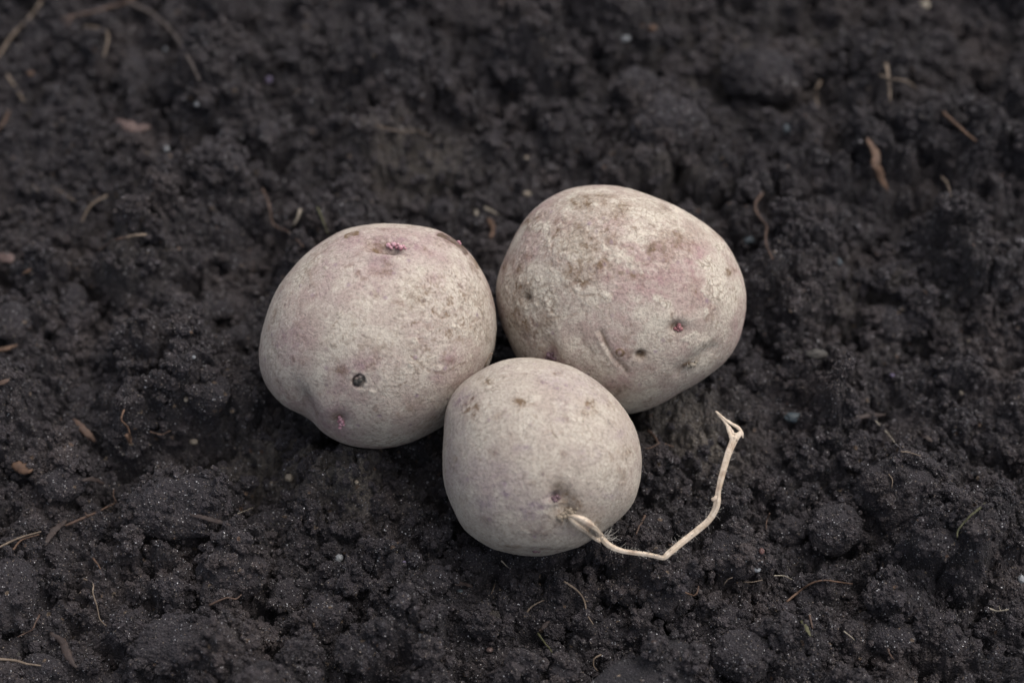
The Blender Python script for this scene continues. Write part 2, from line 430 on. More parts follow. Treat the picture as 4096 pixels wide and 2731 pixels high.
# ---- left potato
def feats_L(a, X, Y, f, q):
    D = a['disp']
    D -= 2.9 * gs(X, Y, 885, 215, 105, 38, 5) * f                       # top eye hollow
    D += 0.9 * gs(X, Y, 880, 285, 120, 30, 8) * f
    D -= 2.0 * gs(X, Y, 372, 1200, 52, 120, -28) * f                    # crease at lower left
    D += 0.9 * gs(X, Y, 500, 1230, 90, 120, -30) * f
    D -= 1.3 * gs(X, Y, 595, 1305, 46) * f; a['brown'] += 0.7 * gs(X, Y, 575, 1290, 34, 40) * f
    ring = np.hypot((X - 715), (Y - 1058) * 1.05)
    wob = ring + 8 * a['fine'] * 3
    D -= 0.9 * sst(52, 36, wob) * f; D += 0.55 * sst(30, 14, wob) * f
    a['dark'] += (sst(48, 40, wob) * sst(22, 32, wob)) * (0.55 + 0.4 * sst(740, 690, X + (Y - 1058) * 0.3)) * f
    a['dark'] += 0.25 * sst(28, 20, wob) * f * (a['fine'] > 0.05)
    a['scurf'] += 0.7 * sst(95, 60, ring) * f
    a['pink'] += 1.0 * np.exp(-(seg_dist(X, Y, [(690,160),(740,200),(800,250),(860,280)]) / 30) ** 2) * f
    a['pink'] += 0.9 * gs(X, Y, 596, 1300, 55, 60) * f
    a['pink'] += 0.5 * gs(X, Y, 790, 360, 110, 150, 10) * f + 0.5 * gs(X, Y, 720, 960, 150, 60) * f + 0.75 * gs(X, Y, 560, 1260, 55, 70, 20) * f
    a['pink'] += 0.45 * gs(X, Y, 300, 820, 110, 160) * f + 0.6 * gs(X, Y, 1190, 420, 60, 40) * f + 0.35 * gs(X, Y, 1320, 890, 90, 70) * f
    a['pink'] += 0.3 * gs(X, Y, 560, 570, 90, 80) * f + 0.3 * gs(X, Y, 1130, 740, 110, 80) * f
    a['brown'] += 0.6 * gs(X, Y, 850, 215, 70, 30) * f; a['pink'] += 1.6 * gs(X, Y, 930, 215, 110, 48) * f; a['dark'] += 0.5 * gs(X, Y, 935, 222, 62, 26) * f
    a['dark'] += 0.5 * gs(X, Y, 900, 236, 80, 16, 8) * f
    a['brown'] += 1.0 * sst(20, 6, seg_dist(X, Y, [(635,150),(668,136),(700,128)]) + 8 * a['fine']) * f
    rim = seg_dist(X, Y, [(1215,140),(1270,160),(1330,195),(1365,225),(1385,250)]); rim2 = seg_dist(X, Y, [(1415,285),(1440,310),(1462,345)])
    a['brown'] += 1.3 * sst(17, 7, rim + 10 * a['fine']) * f + 0.9 * sst(13, 4, rim2 + 6 * a['fine']) * f
    a['dark'] += 0.5 * sst(20, 5, rim + 10 * a['fine']) * f; a['pink'] += sst(34, 8, rim) * f
    # rough netted skin on the right
    rg = sst(0.25, 0.8, gs(X, Y, 1220, 640, 330, 330) + 0.3 * a['med'])
    a['scurf'] += 0.8 * rg * sst(-0.05, 0.25, a['fine'] + 0.4 * a['med']) * f
    a['brown'] += 0.6 * rg * sst(0.0, 0.3, -a['fine'] + 0.3 * a['patch']) * f
    D += 0.12 * rg * sst(-0.1, 0.2, a['med'] + 0.6 * a['fine']) * f
    sc = fbm3(q / 4.0 + 55, 3, 0.6)
    a['brown'] += 0.30 * sst(0.12, 0.35, sc) * gs(X, Y, 900, 880, 500, 260) * f
    for x, y, r in ((560,835,24),(1205,972,34),(505,345,18),(1040,955,28),(800,1130,30),(1060,800,26),(960,930,22),(1240,500,30),(600,640,40),(880,1035,30),(780,1000,26),(690,1000,24)):
        m = sst(1.0, 0.55, np.sqrt(-np.log(np.clip(gs(X, Y, x, y, r, r * 0.8, x % 60), 1e-9, 1))) + 0.8 * a['fine']) * f
        D += 0.10 * m; a['scurf'] += m; a['brown'] *= 1 - 0.8 * m; a['pink'] *= 1 - 0.8 * m
    for pts, dp in (([(1340,530),(1365,570),(1350,600),(1420,660)], 0.3), ([(1040,900),(1160,1000),(1240,1010)], 0.35), ([(1240,1010),(1330,960),(1380,940)], 0.3), ([(1180,620),(1230,660),(1290,650)], 0.3), ([(1080,545),(1125,580)], 0.5), ([(600,660),(560,700),(540,725)], 0.2), ([(870,1095),(960,1090),(1010,1060)], 0.3)):
        d = seg_dist(X, Y, pts) + 26 * np.abs(a['fine'])
        D -= 0.22 * dp * np.exp(-(d / 7) ** 2) * f; a['brown'] += 0.6 * np.exp(-(d / 8) ** 2) * f
        D += 0.08 * dp * np.exp(-((d - 18) / 10) ** 2) * f

# ---- right potato
def feats_R(a, X, Y, f, q):
    D = a['disp']
    D -= 1.5 * gs(X, Y, 1225, 955, 46, 38) * f; a['brown'] += 0.8 * gs(X, Y, 1220, 955, 46, 34) * f; D += 0.45 * gs(X, Y, 1240, 900, 120, 50) * f
    D -= 1.7 * gs(X, Y, 992, 1128, 30, 24) * f; a['dark'] += 0.62 * gs(X, Y, 990, 1120, 24, 16) * f; a['brown'] += 0.8 * gs(X, Y, 995, 1128, 36, 28) * f
    D += 0.5 * gs(X, Y, 862, 1112, 22, 18) * f; a['brown'] += 0.7 * sst(1.6, 1.0, np.hypot(X - 862, Y - 1116) / 22) * sst(0.5, 0.9, np.hypot(X - 862, Y - 1116) / 22) * f
    c1 = seg_dist(X, Y, [(745,985),(765,1040),(800,1110),(835,1160),(880,1195),(905,1235)])
    D -= 0.55 * np.exp(-(c1 / 20) ** 2) * f; a['dark'] += 0.28 * np.exp(-(c1 / 7) ** 2) * f; a['brown'] += 0.5 * np.exp(-(c1 / 12) ** 2) * f
    D += 0.3 * np.exp(-(seg_dist(X, Y, [(720,1010),(770,1110),(840,1195)]) / 18) ** 2) * f
    c2 = seg_dist(X, Y, [(625,1020),(650,1075),(690,1120)])
    D -= 0.22 * np.exp(-(c2 / 20) ** 2) * f; a['brown'] += 0.25 * np.exp(-(c2 / 9) ** 2) * f
    D -= 1.6 * gs(X, Y, 275, 765, 28, 34) * f; a['dark'] += 0.5 * gs(X, Y, 278, 768, 22, 26) * f; a['brown'] += 0.6 * gs(X, Y, 265, 735, 45, 60) * f
    D -= 1.5 * gs(X, Y, 432, 1110, 40, 75, -20) * f; D += 0.8 * gs(X, Y, 520, 1080, 60, 110, -15) * f
    a['pink'] += 1.0 * gs(X, Y, 432, 1135, 40, 40) * f
    ge = seg_dist(X, Y, [(1440,1090),(1370,1140),(1300,1195),(1240,1235)])
    D -= 0.8 * np.exp(-(ge / 40) ** 2) * f; a['brown'] += 0.6 * gs(X, Y, 1300, 1190, 60, 26, -35) * f; a['dark'] += 0.35 * gs(X, Y, 1270, 1212, 14, 22) * f
    D += 0.25 * np.exp(-(seg_dist(X, Y, [(1370,1230),(1290,1290)]) / 50) ** 2) * f
    D += 0.2 * np.exp(-(seg_dist(X, Y, [(1340,1050),(1220,1130)]) / 40) ** 2) * f
    for x, y, rx, ry, v in ((1150,690,230,110,.55),(1330,620,130,150,.65),(830,300,170,50,.75),(770,650,90,70,.85),(1350,470,80,60,.8),(830,1310,100,60,.8),(1230,1110,110,110,.45),(1200,800,170,80,.35),(500,300,130,60,.35),(700,400,60,90,.45),(1230,950,60,45,.7),(400,520,120,60,.35),(1050,500,80,60,.4),(1360,800,80,120,.35)):
        a['pink'] += v * gs(X, Y, x, y, rx, ry) * (0.7 + 0.9 * a['med']) * f
    for x, y, rx, ry, v in ((700,165,120,50,.95),(640,670,90,55,.85),(1050,460,45,35,.8),(1545,612,22,22,.9),(560,330,120,70,.55),(900,230,130,50,.55),(1300,400,110,40,.5),(290,290,80,50,.4),(740,560,120,60,.5),(850,1350,60,40,.6),(230,900,60,120,.45),(180,560,60,90,.5),(640,450,130,60,.5),(930,640,60,30,.6),(1340,700,60,100,.3),(1180,370,90,40,.4)):
        a['brown'] += v * gs(X, Y, x, y, rx, ry) * (0.75 + 1.6 * a['med'] + 0.8 * a['fine']) * f
    a['dark'] += 0.35 * gs(X, Y, 862, 1355, 14, 16) * f + 0.4 * gs(X, Y, 1052, 462, 16, 16) * f
    rg = sst(0.2, 0.7, gs(X, Y, 760, 440, 520, 320) + 0.35 * a['med'])
    rg2 = sst(0.3, 0.7, gs(X, Y, 300, 830, 260, 260) + 0.3 * a['med'])
    rr = np.maximum(rg, rg2)
    a['scurf'] += 0.8 * rr * sst(-0.1, 0.2, a['fine'] + 0.5 * a['med']) * f
    a['brown'] += 0.45 * rr * sst(0.0, 0.3, -a['fine']) * f
    D += 0.16 * rr * sst(-0.1, 0.2, a['med'] + 0.7 * a['fine']) * f
    for x, y, rx, ry in ((860,500,60,60),(640,770,90,40),(1450,730,60,90),(1360,1050,90,60),(1000,400,110,40),(1020,245,120,40),(520,500,60,30),(1420,560,70,40),(700,190,30,16),(820,170,60,16),(1130,800,60,30),(1490,450,30,24),(940,560,60,40),(480,640,80,30),(1240,230,90,36),(350,330,80,36),(720,740,80,30),(1400,860,30,40),(240,180,60,30)):
        m = sst(1.1, 0.6, np.sqrt(-np.log(np.clip(gs(X, Y, x, y, rx, ry, x % 50), 1e-9, 1))) + 1.3 * a['fine'] + 0.6 * a['med']) * f
        D += 0.09 * m; a['scurf'] += m; a['brown'] *= 1 - 0.85 * m; a['pink'] *= 1 - 0.75 * m
    for pts in ([(430,740),(440,790),(420,830)], [(410,900),(480,890),(560,880),(600,860)], [(790,790),(800,830),(790,880),(800,920)], [(450,870),(430,840),(455,800)], [(560,720),(620,760),(700,750)], [(730,750),(770,780)]):
        d = seg_dist(X, Y, pts) + 22 * np.abs(a['fine'])
        D -= 0.08 * np.exp(-(d / 10) ** 2) * f; a['brown'] += 0.45 * np.exp(-(d / 8) ** 2) * f; D += 0.04 * np.exp(-((d - 20) / 10) ** 2) * f

# ---- front potato
def feats_F(a, X, Y, f, q):
    D = a['disp']
    a['pink'] *= 0.7; a['brown'] *= 0.8; a['scurf'] *= 0.8
    D -= 1.5 * gs(X, Y, 905, 1080, 90, 120, -35) * f; D -= 0.9 * gs(X, Y, 855, 1060, 34, 26) * f; D -= 0.9 * gs(X, Y, 955, 1165, 50, 40) * f
    D += 0.5 * gs(X, Y, 860, 1110, 60, 20) * f
    a['dark'] += 0.3 * gs(X, Y, 870, 985, 26, 26) * f * (a['fine'] > 0)
    a['brown'] += 0.55 * gs(X, Y, 880, 1000, 60, 60) * f + 0.85 * gs(X, Y, 985, 1110, 75, 50, 30) * f * (0.6 + a['fine'] * 2) + 1.1 * gs(X, Y, 925, 1190, 75, 55) * f + 0.5 * gs(X, Y, 940, 1080, 60, 60) * f
    a['dark'] += 0.5 * gs(X, Y, 860, 1070, 34, 20) * f + 0.35 * gs(X, Y, 930, 1205, 40, 20) * f + 0.25 * gs(X, Y, 905, 1205, 26, 22) * f
    a['pink'] += 0.9 * gs(X, Y, 850, 1060, 70, 36) * f
    for x, y, rx, ry, v in ((500,1060,60,30,.7),(720,1140,120,60,.5),(1220,1040,90,30,.6),(940,440,60,40,.5),(620,720,60,30,.55),(1080,750,110,60,.4),(240,400,90,70,.6),(700,1180,90,50,.35),(890,1290,90,40,.4),(330,1110,80,40,.4),(740,1300,50,60,.3),(690,555,16,12,.9),(730,1435,60,14,.8),(1320,620,90,60,.3),(450,960,70,50,.35),(510,495,20,14,.7),(900,520,50,20,.4)):
        a['pink'] += v * gs(X, Y, x, y, rx, ry) * (0.7 + 2.2 * a['fine']) * f
    for x, y, rx, ry, v in ((270,440,80,60,.6),(1100,405,34,30,.9),(1090,480,50,30,.8),(600,395,50,24,.6),(380,250,50,26,.6),(680,410,40,26,.5),(420,750,30,30,.5),(160,795,16,16,.8),(1340,740,60,50,.3),(1250,420,30,26,.5),(560,1405,60,12,.7),(730,1432,40,10,.9),(850,200,40,16,.4)):
        a['brown'] += v * gs(X, Y, x, y, rx, ry) * (0.8 + 2.5 * a['fine']) * f
    for x, y, rx, ry in ((690,395,22,16),(710,370,60,26),(400,300,70,30),(1020,520,50,20),(480,190,60,24),(620,1300,60,22)):
        m = sst(1.1, 0.6, np.sqrt(-np.log(np.clip(gs(X, Y, x, y, rx, ry), 1e-9, 1))) + 1.2 * a['fine']) * f
        D += 0.09 * m; a['scurf'] += m; a['brown'] *= 1 - 0.8 * m
    for pts, dp in (([(820,535),(828,585)], .35), ([(828,590),(770,610)], .3), ([(828,592),(860,640)], .4), ([(620,380),(610,440),(590,470)], .3), ([(570,375),(620,380),(650,400)], .25), ([(360,235),(395,275)], .5), ([(395,275),(480,250),(590,235)], .2), ([(1345,700),(1380,750)], .35), ([(1330,700),(1325,790)], .2), ([(1050,460),(1100,410),(1150,470)], .4), ([(330,400),(210,480)], .25), ([(1190,350),(1240,410),(1260,450)], .25), ([(560,1400),(700,1420),(860,1432),(960,1415)], .35)):
        d = seg_dist(X, Y, pts) + 22 * np.abs(a['fine'])
        D -= 0.22 * dp * np.exp(-(d / 8) ** 2) * f; a['brown'] += 0.65 * min(dp * 2.4, 1) * np.exp(-(d / 7) ** 2) * f; D += 0.1 * dp * np.exp(-((d - 18) / 10) ** 2) * f
    # thin flat hem along the underside
    D -= 0.5 * sst(1395, 1450, Y) * sst(400, 520, X) * sst(1050, 950, X) * f

MP_L = potato_material('dusty_pink_skin_left', 0.3, (0.35, 0.278, 0.246), (0.52, 0.468, 0.40), (0.30, 0.208, 0.212))
MP_R = potato_material('dusty_pink_skin_right', 1.7, (0.335, 0.263, 0.23), (0.55, 0.498, 0.42), (0.32, 0.21, 0.208))
MP_F = potato_material('dusty_tan_skin', 2.9, (0.37, 0.312, 0.268), (0.49, 0.44, 0.375), (0.265, 0.205, 0.23))
finish_potato(P_L, 'potato', 'left potato with a dark round scab and pink buds in a hollow near its top', feats_L, 3.1, MP_L)
finish_potato(P_R, 'potato', 'largest potato, blotchy brown and pink, behind the other two at the right', feats_R, 8.4, MP_R)
finish_potato(P_F, 'potato', 'smallest and frontmost potato, smooth tan, with a dry stalk hanging from it', feats_F, 14.9, MP_F)
POT = (P_L, P_R, P_F)

# ------------------------------------------------------------ soil height field
def axis(a, b, step, far):
    core = np.arange(a, b, step)
    lo = [a]; st = step
    while lo[-1] > -far: st *= 1.13; lo.append(lo[-1] - st)
    hi = [core[-1]]; st = step
    while hi[-1] < far: st *= 1.13; hi.append(hi[-1] + st)
    return np.concatenate([np.array(lo[1:])[::-1], core, np.array(hi[1:])])
GX = axis(-0.205, 0.205, 0.00034, 1.5)
GY = axis(-0.145, 0.225, 0.00034, 1.5)
XX, YY = np.meshgrid(GX, GY)

# clods with their own place and shape: px, py, width, height (source pixels), tilt, material, label
def C2(crop, x, y, w_, h_): return (crop[0] + x * crop[2], crop[1] + y * crop[2], w_ * crop[2], h_ * crop[2])
K1 = (0, 0, .581); K2 = (1366, 0, .581); K3 = (2730, 0, .581); K4 = (0, 911, .581); K5 = (2730, 911, .581); K6 = (0, 1820, .581); K7 = (1366, 1820, .581); K8 = (2730, 1820, .581)
CLODS = [
    (*C2(K8, 1520, 260, 660, 540), 'biggest soil clod, steep and granular, at the right beyond the stalk'),
    (*C2(K8, 1050, 500, 360, 330), 'rounded soil clod directly lower left of the biggest clod'),
    (*C2(K8, 345, 680, 420, 300), 'wide soil clod right of the bend in the dry stalk'),
    (*C2(K8, 720, 520, 250, 180), 'small oval soil clod between the dry stalk and the rounded clod'),
    (*C2(K8, 870, 1010, 225, 165), 'smooth dark oval lump just under the curved orange rootlet'),
    (*C2(K8, 1480, 1000, 420, 300), 'long soil clod right of the curved orange rootlet'),
    (*C2(K8, 800, 700, 220, 200), 'soil clod just above the curved orange rootlet'),
    (*C2(K8, 1740, 600, 300, 190), 'soil clod under the lower right side of the biggest clod'),
    (*C2(K8, 420, 1370, 420, 330), 'soil clod at the bottom edge below the green blade'),
    (*C2(K8, 1440, 1260, 320, 210), 'soil clod near the bottom right with a short rootlet on it'),
    (*C2(K8, 1840, 1280, 210, 240), 'greyish upright soil clod near the bottom right corner'),
    (*C2(K8, 330, 1150, 240, 190), 'soil clod left of the green blade'),
    (*C2(K7, 2230, 960, 330, 330), 'dark soil clod below the sharp bend of the dry stalk'),
    (*C2(K7, 1990, 930, 210, 200), 'soil clod left of the dark one below the stalk bend'),
    (*C2(K7, 1895, 1040, 160, 170), 'small round soil clod below the front potato, right side'),
    (*C2(K7, 1860, 1230, 300, 230), 'flattish soil clod near the bottom, right of the thin wavy rootlet'),
    (*C2(K7, 1255, 1420, 250, 140), 'low soil clod at the bottom beside a dark hollow'),
    (*C2(K7, 1540, 1500, 240, 150), 'soil clod at the bottom edge just left of the smooth slab'),
    (*C2(K7, 640, 860, 220, 190), 'dark soil clod lower left of the front potato'),
    (*C2(K7, 1155, 850, 130, 150), 'small upright soil clod straight below the front potato'),
    (*C2(K7, 1010, 1130, 160, 130), 'small soil clod with a pale crusted top below the front potato'),
    (*C2(K7, 2150, 520, 260, 230), 'soil clod between the front potato and the dry stalk'),
    (*C2(K7, 110, 1350, 300, 250), 'granular soil clod at the bottom, left of the white pebble'),
    (*C2(K7, 900, 720, 170, 170), 'soil clod touching the underside of the front potato'),
    (*C2(K6, 1230, 350, 760, 420), 'broad soil clod below left of the left potato'),
    (*C2(K6, 1600, 800, 480, 380), 'glittering round soil clod in the lower left, above the kinked rootlet'),
    (*C2(K6, 1300, 1330, 800, 430), 'large glittering soil clod at the bottom left edge of the frame'),
    (*C2(K6, 1970, 970, 200, 240), 'soil clod right of the kinked rootlet'),
    (*C2(K6, 1930, 500, 520, 240), 'brownish slanted soil clod below the left potato'),
    (*C2(K6, 60, 950, 380, 520), 'tall soil clod at the left edge near the bottom corner'),
    (*C2(K6, 280, 1480, 330, 200), 'soil clod in the bottom left corner'),
    (*C2(K6, 420, 210, 300, 200), 'soil clod right of the orange bark chip'),
    (*C2(K6, 2240, 1130, 260, 300), 'soil clod at the bottom between the kinked rootlet and the white pebble'),
    (*C2(K4, 505, 515, 165, 270), 'upright oblong soil clod left of the left potato'),
    (*C2(K4, 80, 650, 250, 280), 'round soil clod cut by the left edge of the frame'),
    (*C2(K4, 1120, 700, 270, 110), 'bar shaped soil clod lying level, left of the left potato'),
    (*C2(K4, 1450, 1140, 260, 240), 'round soil clod beside the lower left of the left potato'),
    (*C2(K4, 1600, 240, 130, 110), 'small round soil crumb upper left of the left potato'),
    (*C2(K4, 990, 215, 95, 80), 'small soil crumb near the tan rootlet at left'),
    (*C2(K4, 560, 1170, 190, 170), 'soil clod above the reddish bark chip'),
    (*C2(K4, 1640, 760, 180, 150), 'dark soil clod close to the left side of the left potato'),
    (*C2(K4, 1190, 1070, 100, 90), 'small soil crumb left of the round clod by the left potato'),
    (*C2(K4, 1470, 570, 290, 130), 'flat topped soil clod left of the left potato'),
    (*C2(K1, 1500, 1150, 400, 340), 'smooth egg shaped soil clod behind and left of the left potato'),
    (*C2(K1, 960, 560, 260, 330), 'upright soil clod beside the end of the thick dark root'),
    (*C2(K1, 1150, 1150, 200, 180), 'small soil clod touching the egg shaped clod'),
    (*C2(K1, 300, 250, 260, 300), 'blurred soil clod at the upper left behind the thick tan root'),
    (*C2(K1, 1850, 920, 150, 170), 'small blurred soil clod behind the egg shaped clod'),
    (*C2(K2, 2260, 920, 500, 480), 'steep blurred soil clod just behind the right potato'),
    (*C2(K2, 2030, 620, 300, 260), 'blurred soil clod behind the steep one at upper centre'),
    (*C2(K2, 120, 1390, 200, 170), 'blurred soil clod behind the top of the left potato'),
    (*C2(K2, 690, 1460, 160, 170), 'round blurred soil crumb between the two rear potatoes'),
    (*C2(K3, 560, 530, 560, 380), 'broad blurred soil clod at the upper right behind the right potato'),
    (*C2(K5, 780, 980, 190, 190), 'round soil crumb right of the right potato'),
    (*C2(K5, 1600, 620, 230, 260), 'blurred soil clod in the right part, above the tiny cream pebble'),
    (*C2(K5, 1440, 660, 200, 260), 'blurred soil clod left of the one above the cream pebble'),
    (*C2(K5, 470, 960, 170, 130), 'soil crumb close to the lower right of the right potato'),
]
PITS = [(K1, [(370, 450, 80, 50), (1320, 1240, 120, 70), (640, 470, 60, 40), (1150, 700, 80, 80), (960, 1430, 90, 60)]),
        (K2, [(1500, 230, 120, 80), (1700, 370, 90, 60), (560, 420, 50, 100), (910, 650, 60, 60), (1960, 1000, 60, 150), (1850, 1200, 140, 60), (2290, 600, 100, 50), (1100, 250, 60, 40)]),
        (K3, [(1480, 250, 110, 80), (420, 520, 180, 60), (650, 660, 120, 70), (1720, 700, 120, 60), (2130, 730, 60, 40), (1650, 1160, 60, 40), (760, 130, 60, 60)]),
        (K4, [(470, 300, 80, 60), (380, 460, 50, 60), (1330, 420, 30, 100), (1540, 700, 60, 70), (210, 950, 50, 60), (620, 90, 90, 40), (1060, 1080, 60, 60), (1380, 1440, 80, 60)]),
        (K5, [(1150, 620, 90, 50), (1640, 770, 100, 60), (1360, 880, 100, 60), (2180, 130, 80, 60), (1340, 1180, 120, 70), (2050, 1480, 140, 60), (330, 960, 50, 40)]),
        (K6, [(650, 240, 90, 110), (1080, 580, 170, 75), (1580, 550, 120, 100), (1000, 800, 140, 60), (530, 950, 60, 110), (1850, 860, 45, 110), (1640, 1060, 90, 120), (1780, 240, 110, 110), (2070, 950, 60, 60), (120, 520, 80, 60)]),
        (K7, [(1900, 930, 60, 60), (1400, 1420, 60, 90), (580, 1150, 60, 50), (720, 800, 60, 60), (2040, 1300, 100, 90), (2250, 1100, 80, 50), (2160, 720, 120, 45), (1560, 1130, 60, 60)]),
        (K8, [(200, 600, 140, 45), (520, 450, 70, 70), (830, 600, 80, 50), (1740, 430, 80, 90), (1270, 950, 120, 50), (1680, 1360, 100, 90), (1350, 1400, 80, 70), (1300, 560, 200, 55), (300, 920, 40, 50), (1990, 1180, 90, 80), (1980, 500, 80, 60)])]
def soil_height(X, Y):
    x = X * 1000; y = Y * 1000
    wx = x + 2.2 * fbm2(x / 6 + 5, y / 6, 3); wy = y + 2.2 * fbm2(x / 6, y / 6 + 9, 3)
    h = 7.0 * fbm2(x / 60 + 3, y / 60 + 8, 3) + 3.2 * fbm2(x / 17, y / 17 + 2, 3)
    wx2 = wx + 0.8 * noise2(x / 1.8, y / 1.8); wy2 = wy + 0.8 * noise2(x / 1.8 + 40, y / 1.8)
    md = sst(-0.28, 0.22, fbm2(x / 45 + 90, y / 45 + 33, 3)); md = 0.30 + 0.95 * md
    mf = 0.55 + 0.6 * sst(-0.3, 0.3, fbm2(x / 25 + 9, y / 25 + 63, 2))
    h = h + 1.1 * md * blobs2(wx, wy, 26.0, 1, keep=0.5)
    h = h + 1.2 * md * blobs2(wx2, wy2, 12.0, 11, keep=0.6)
    h = h + 1.15 * (0.35 + 0.65 * md) * blobs2(wx2, wy2, 6.5, 21, keep=0.75)
    h = h + 1.1 * mf * blobs2(wx2, wy2, 3.4, 31, keep=0.8)
    h = h + 0.9 * blobs2(wx2 * 1.02, wy2, 1.9, 41, keep=0.85)
    h = h + 0.8 * blobs2(x + 0.3 * noise2(x * 1.4, y * 1.4), y, 1.05, 51, keep=0.85)
    h = h + 0.32 * noise2(x / 0.9, y / 0.9) + 0.10 * RNG.standard_normal(x.shape)
    # darker, deeper pits between aggregates
    pit = fbm2(x / 11 + 70, y / 11 + 20, 3)
    h = h - 10.0 * np.clip(pit - 0.12, 0, 1) * 2.2
    # pits and cracks seen between the clods
    gx_, gy_ = to_px(np.stack([X.ravel(), Y.ravel(), np.full(X.size, -0.002)], 1))
    gx_ = gx_.reshape(X.shape) + 45 * noise2(x / 4.0, y / 4.0); gy_ = gy_.reshape(X.shape) + 40 * noise2(x / 4.0 + 7, y / 4.0)
    near = (np.abs(X) < 0.25) & (np.abs(Y) < 0.3)
    for cr, lst in PITS:
        for px, py, rx, ry in lst:
            ax, ay = cr[0] + px * cr[2], cr[1] + py * cr[2]
            m = near & (np.abs(gx_ - ax) < 3 * rx) & (np.abs(gy_ - ay) < 3 * ry)
            h[m] -= 7.5 * gs(gx_[m], gy_[m], ax, ay, rx * 0.66, ry * 0.72)
    return h / 1000 - 0.0085
HH = soil_height(XX, YY)
# hollows pressed by the potatoes
for p in POT:
    cx, cy, cz = p.C
    lo = p.W[p.N[:, 2] < 0.15]
    hull = p.W[:, 2] < cz
    bx = p.W[hull]
    ix = np.clip(np.searchsorted(GX, bx[:, 0]), 0, len(GX) - 1); iy = np.clip(np.searchsorted(GY, bx[:, 1]), 0, len(GY) - 1)
    low = np.full(HH.shape, np.inf)
    for dx in (-2, -1, 0, 1, 2):
        for dy in (-2, -1, 0, 1, 2):
            np.minimum.at(low, (np.clip(iy + dy, 0, len(GY) - 1), np.clip(ix + dx, 0, len(GX) - 1)), bx[:, 2])
    HH = np.minimum(HH, low + 0.0004)
    p.low = low
TOP = HH.copy()

def bil(A, x, y):
    x = np.asarray(x, float); y = np.asarray(y, float)
    i = np.clip(np.searchsorted(GX, x) - 1, 0, len(GX) - 2); j = np.clip(np.searchsorted(GY, y) - 1, 0, len(GY) - 2)
    u = (x - GX[i]) / (GX[i + 1] - GX[i]); v = (y - GY[j]) / (GY[j + 1] - GY[j])
    return (A[j, i] * (1 - u) * (1 - v) + A[j, i + 1] * u * (1 - v) + A[j + 1, i] * (1 - u) * v + A[j + 1, i + 1] * u * v)
def hit(px, py, A=None):
    A = TOP if A is None else A
    d = ray(px, py)
    t = np.linspace(0.40, 0.95, 2200)
    P = CAM + t[:, None] * d
    below = P[:, 2] <= bil(A, P[:, 0], P[:, 1])
    k = int(np.argmax(below)) if below.any() else len(t) - 1
    return P[k]

nx, ny = len(GX), len(GY)
idx = np.arange(nx * ny).reshape(ny, nx)
Fq = np.stack([idx[:-1, :-1].ravel(), idx[:-1, 1:].ravel(), idx[1:, 1:].ravel(), idx[1:, :-1].ravel()], 1)
soil = mesh_np('ground', np.stack([XX.ravel(), YY.ravel(), HH.ravel()], 1), Fq, M_SOIL, smooth=False)
gpx, gpy = to_px(np.stack([XX.ravel(), YY.ravel(), np.zeros(XX.size)], 1))
dry = sum(v * gs(gpx, gpy, x, y, rx, ry) for x, y, rx, ry, v in ((1150,1800,260,120,1.0),(2700,1640,220,120,1.0),(2860,1760,150,90,.8),(1650,600,260,120,.8),(2650,600,160,220,.6),(3050,200,420,160,.7),(1450,1950,160,100,.8),(500,1050,200,120,.3),(3550,1150,260,160,.5),(2600,2250,200,60,.2)))
dry = np.where(GX.min() < 9, dry, 0) * np.tile(np.abs(GX) < 0.25, len(GY)) * np.repeat(np.abs(GY) < 0.3, len(GX))
at = soil.data.attributes.new('dry', 'FLOAT', 'POINT'); at.data.foreach_set('value', np.clip(dry, 0, 1).astype(np.float32))
tag(soil, 'dark crumbly garden soil under the potatoes', 'soil', kind='structure')

# ------------------------------------------------------------ clods
def cell3(p, L, seed):
    """rounded grain relief, 0..1, on 3D points (mm)"""
    g = p / L; ip = np.floor(g); best = np.full(len(p), 9.0)
    for dx in (-1, 0, 1):
        for dy in (-1, 0, 1):
            for dz in (-1, 0, 1):
                c = ip + (dx, dy, dz)
                o = np.stack([h01(c[:, 0] + c[:, 2] * 3.1, c[:, 1] + c[:, 2] * 1.7, seed + k) for k in range(3)], 1)
                best = np.minimum(best, ((g - c - o) ** 2).sum(1))
    return np.sqrt(np.clip(1 - best / 0.75, 0, 1))

def clod_verts(rx, ry, rz, seed, lvl, smooth=0.0):
    V, F = ico(lvl)
    V = V.copy()
    V = V / (np.abs(V) ** 3.0).sum(1)[:, None] ** (1 / 3.0) * (0.9) if seed % 2 else V
    R3 = rotmat(seed * 1.3, seed * 0.7, seed * 2.1)
    V = V @ R3.T
    P = V * np.array([rx, ry, rz]) * 1000
    rm = (rx + ry + rz) / 3 * 1000
    k = 1 - smooth
    d = 0.26 * rm * fbm3(P / (rm * 1.2) + seed * 3.3, 3) + 0.10 * rm * k * fbm3(P / (rm * 0.4) + seed, 3, 0.6)
    d += k * (0.55 * cell3(P + 0.5 * noise3(P)[:, None], 2.6, seed % 13) * min(1, rm / 5) + 0.38 * cell3(P, 1.25, (seed + 5) % 13)) + 0.2 * fbm3(P / 0.7 + seed, 2) + 0.05 * RNG.standard_normal(len(P)) * (1 - 0.6 * smooth)
    return (P + V * d[:, None]) / 1000, F

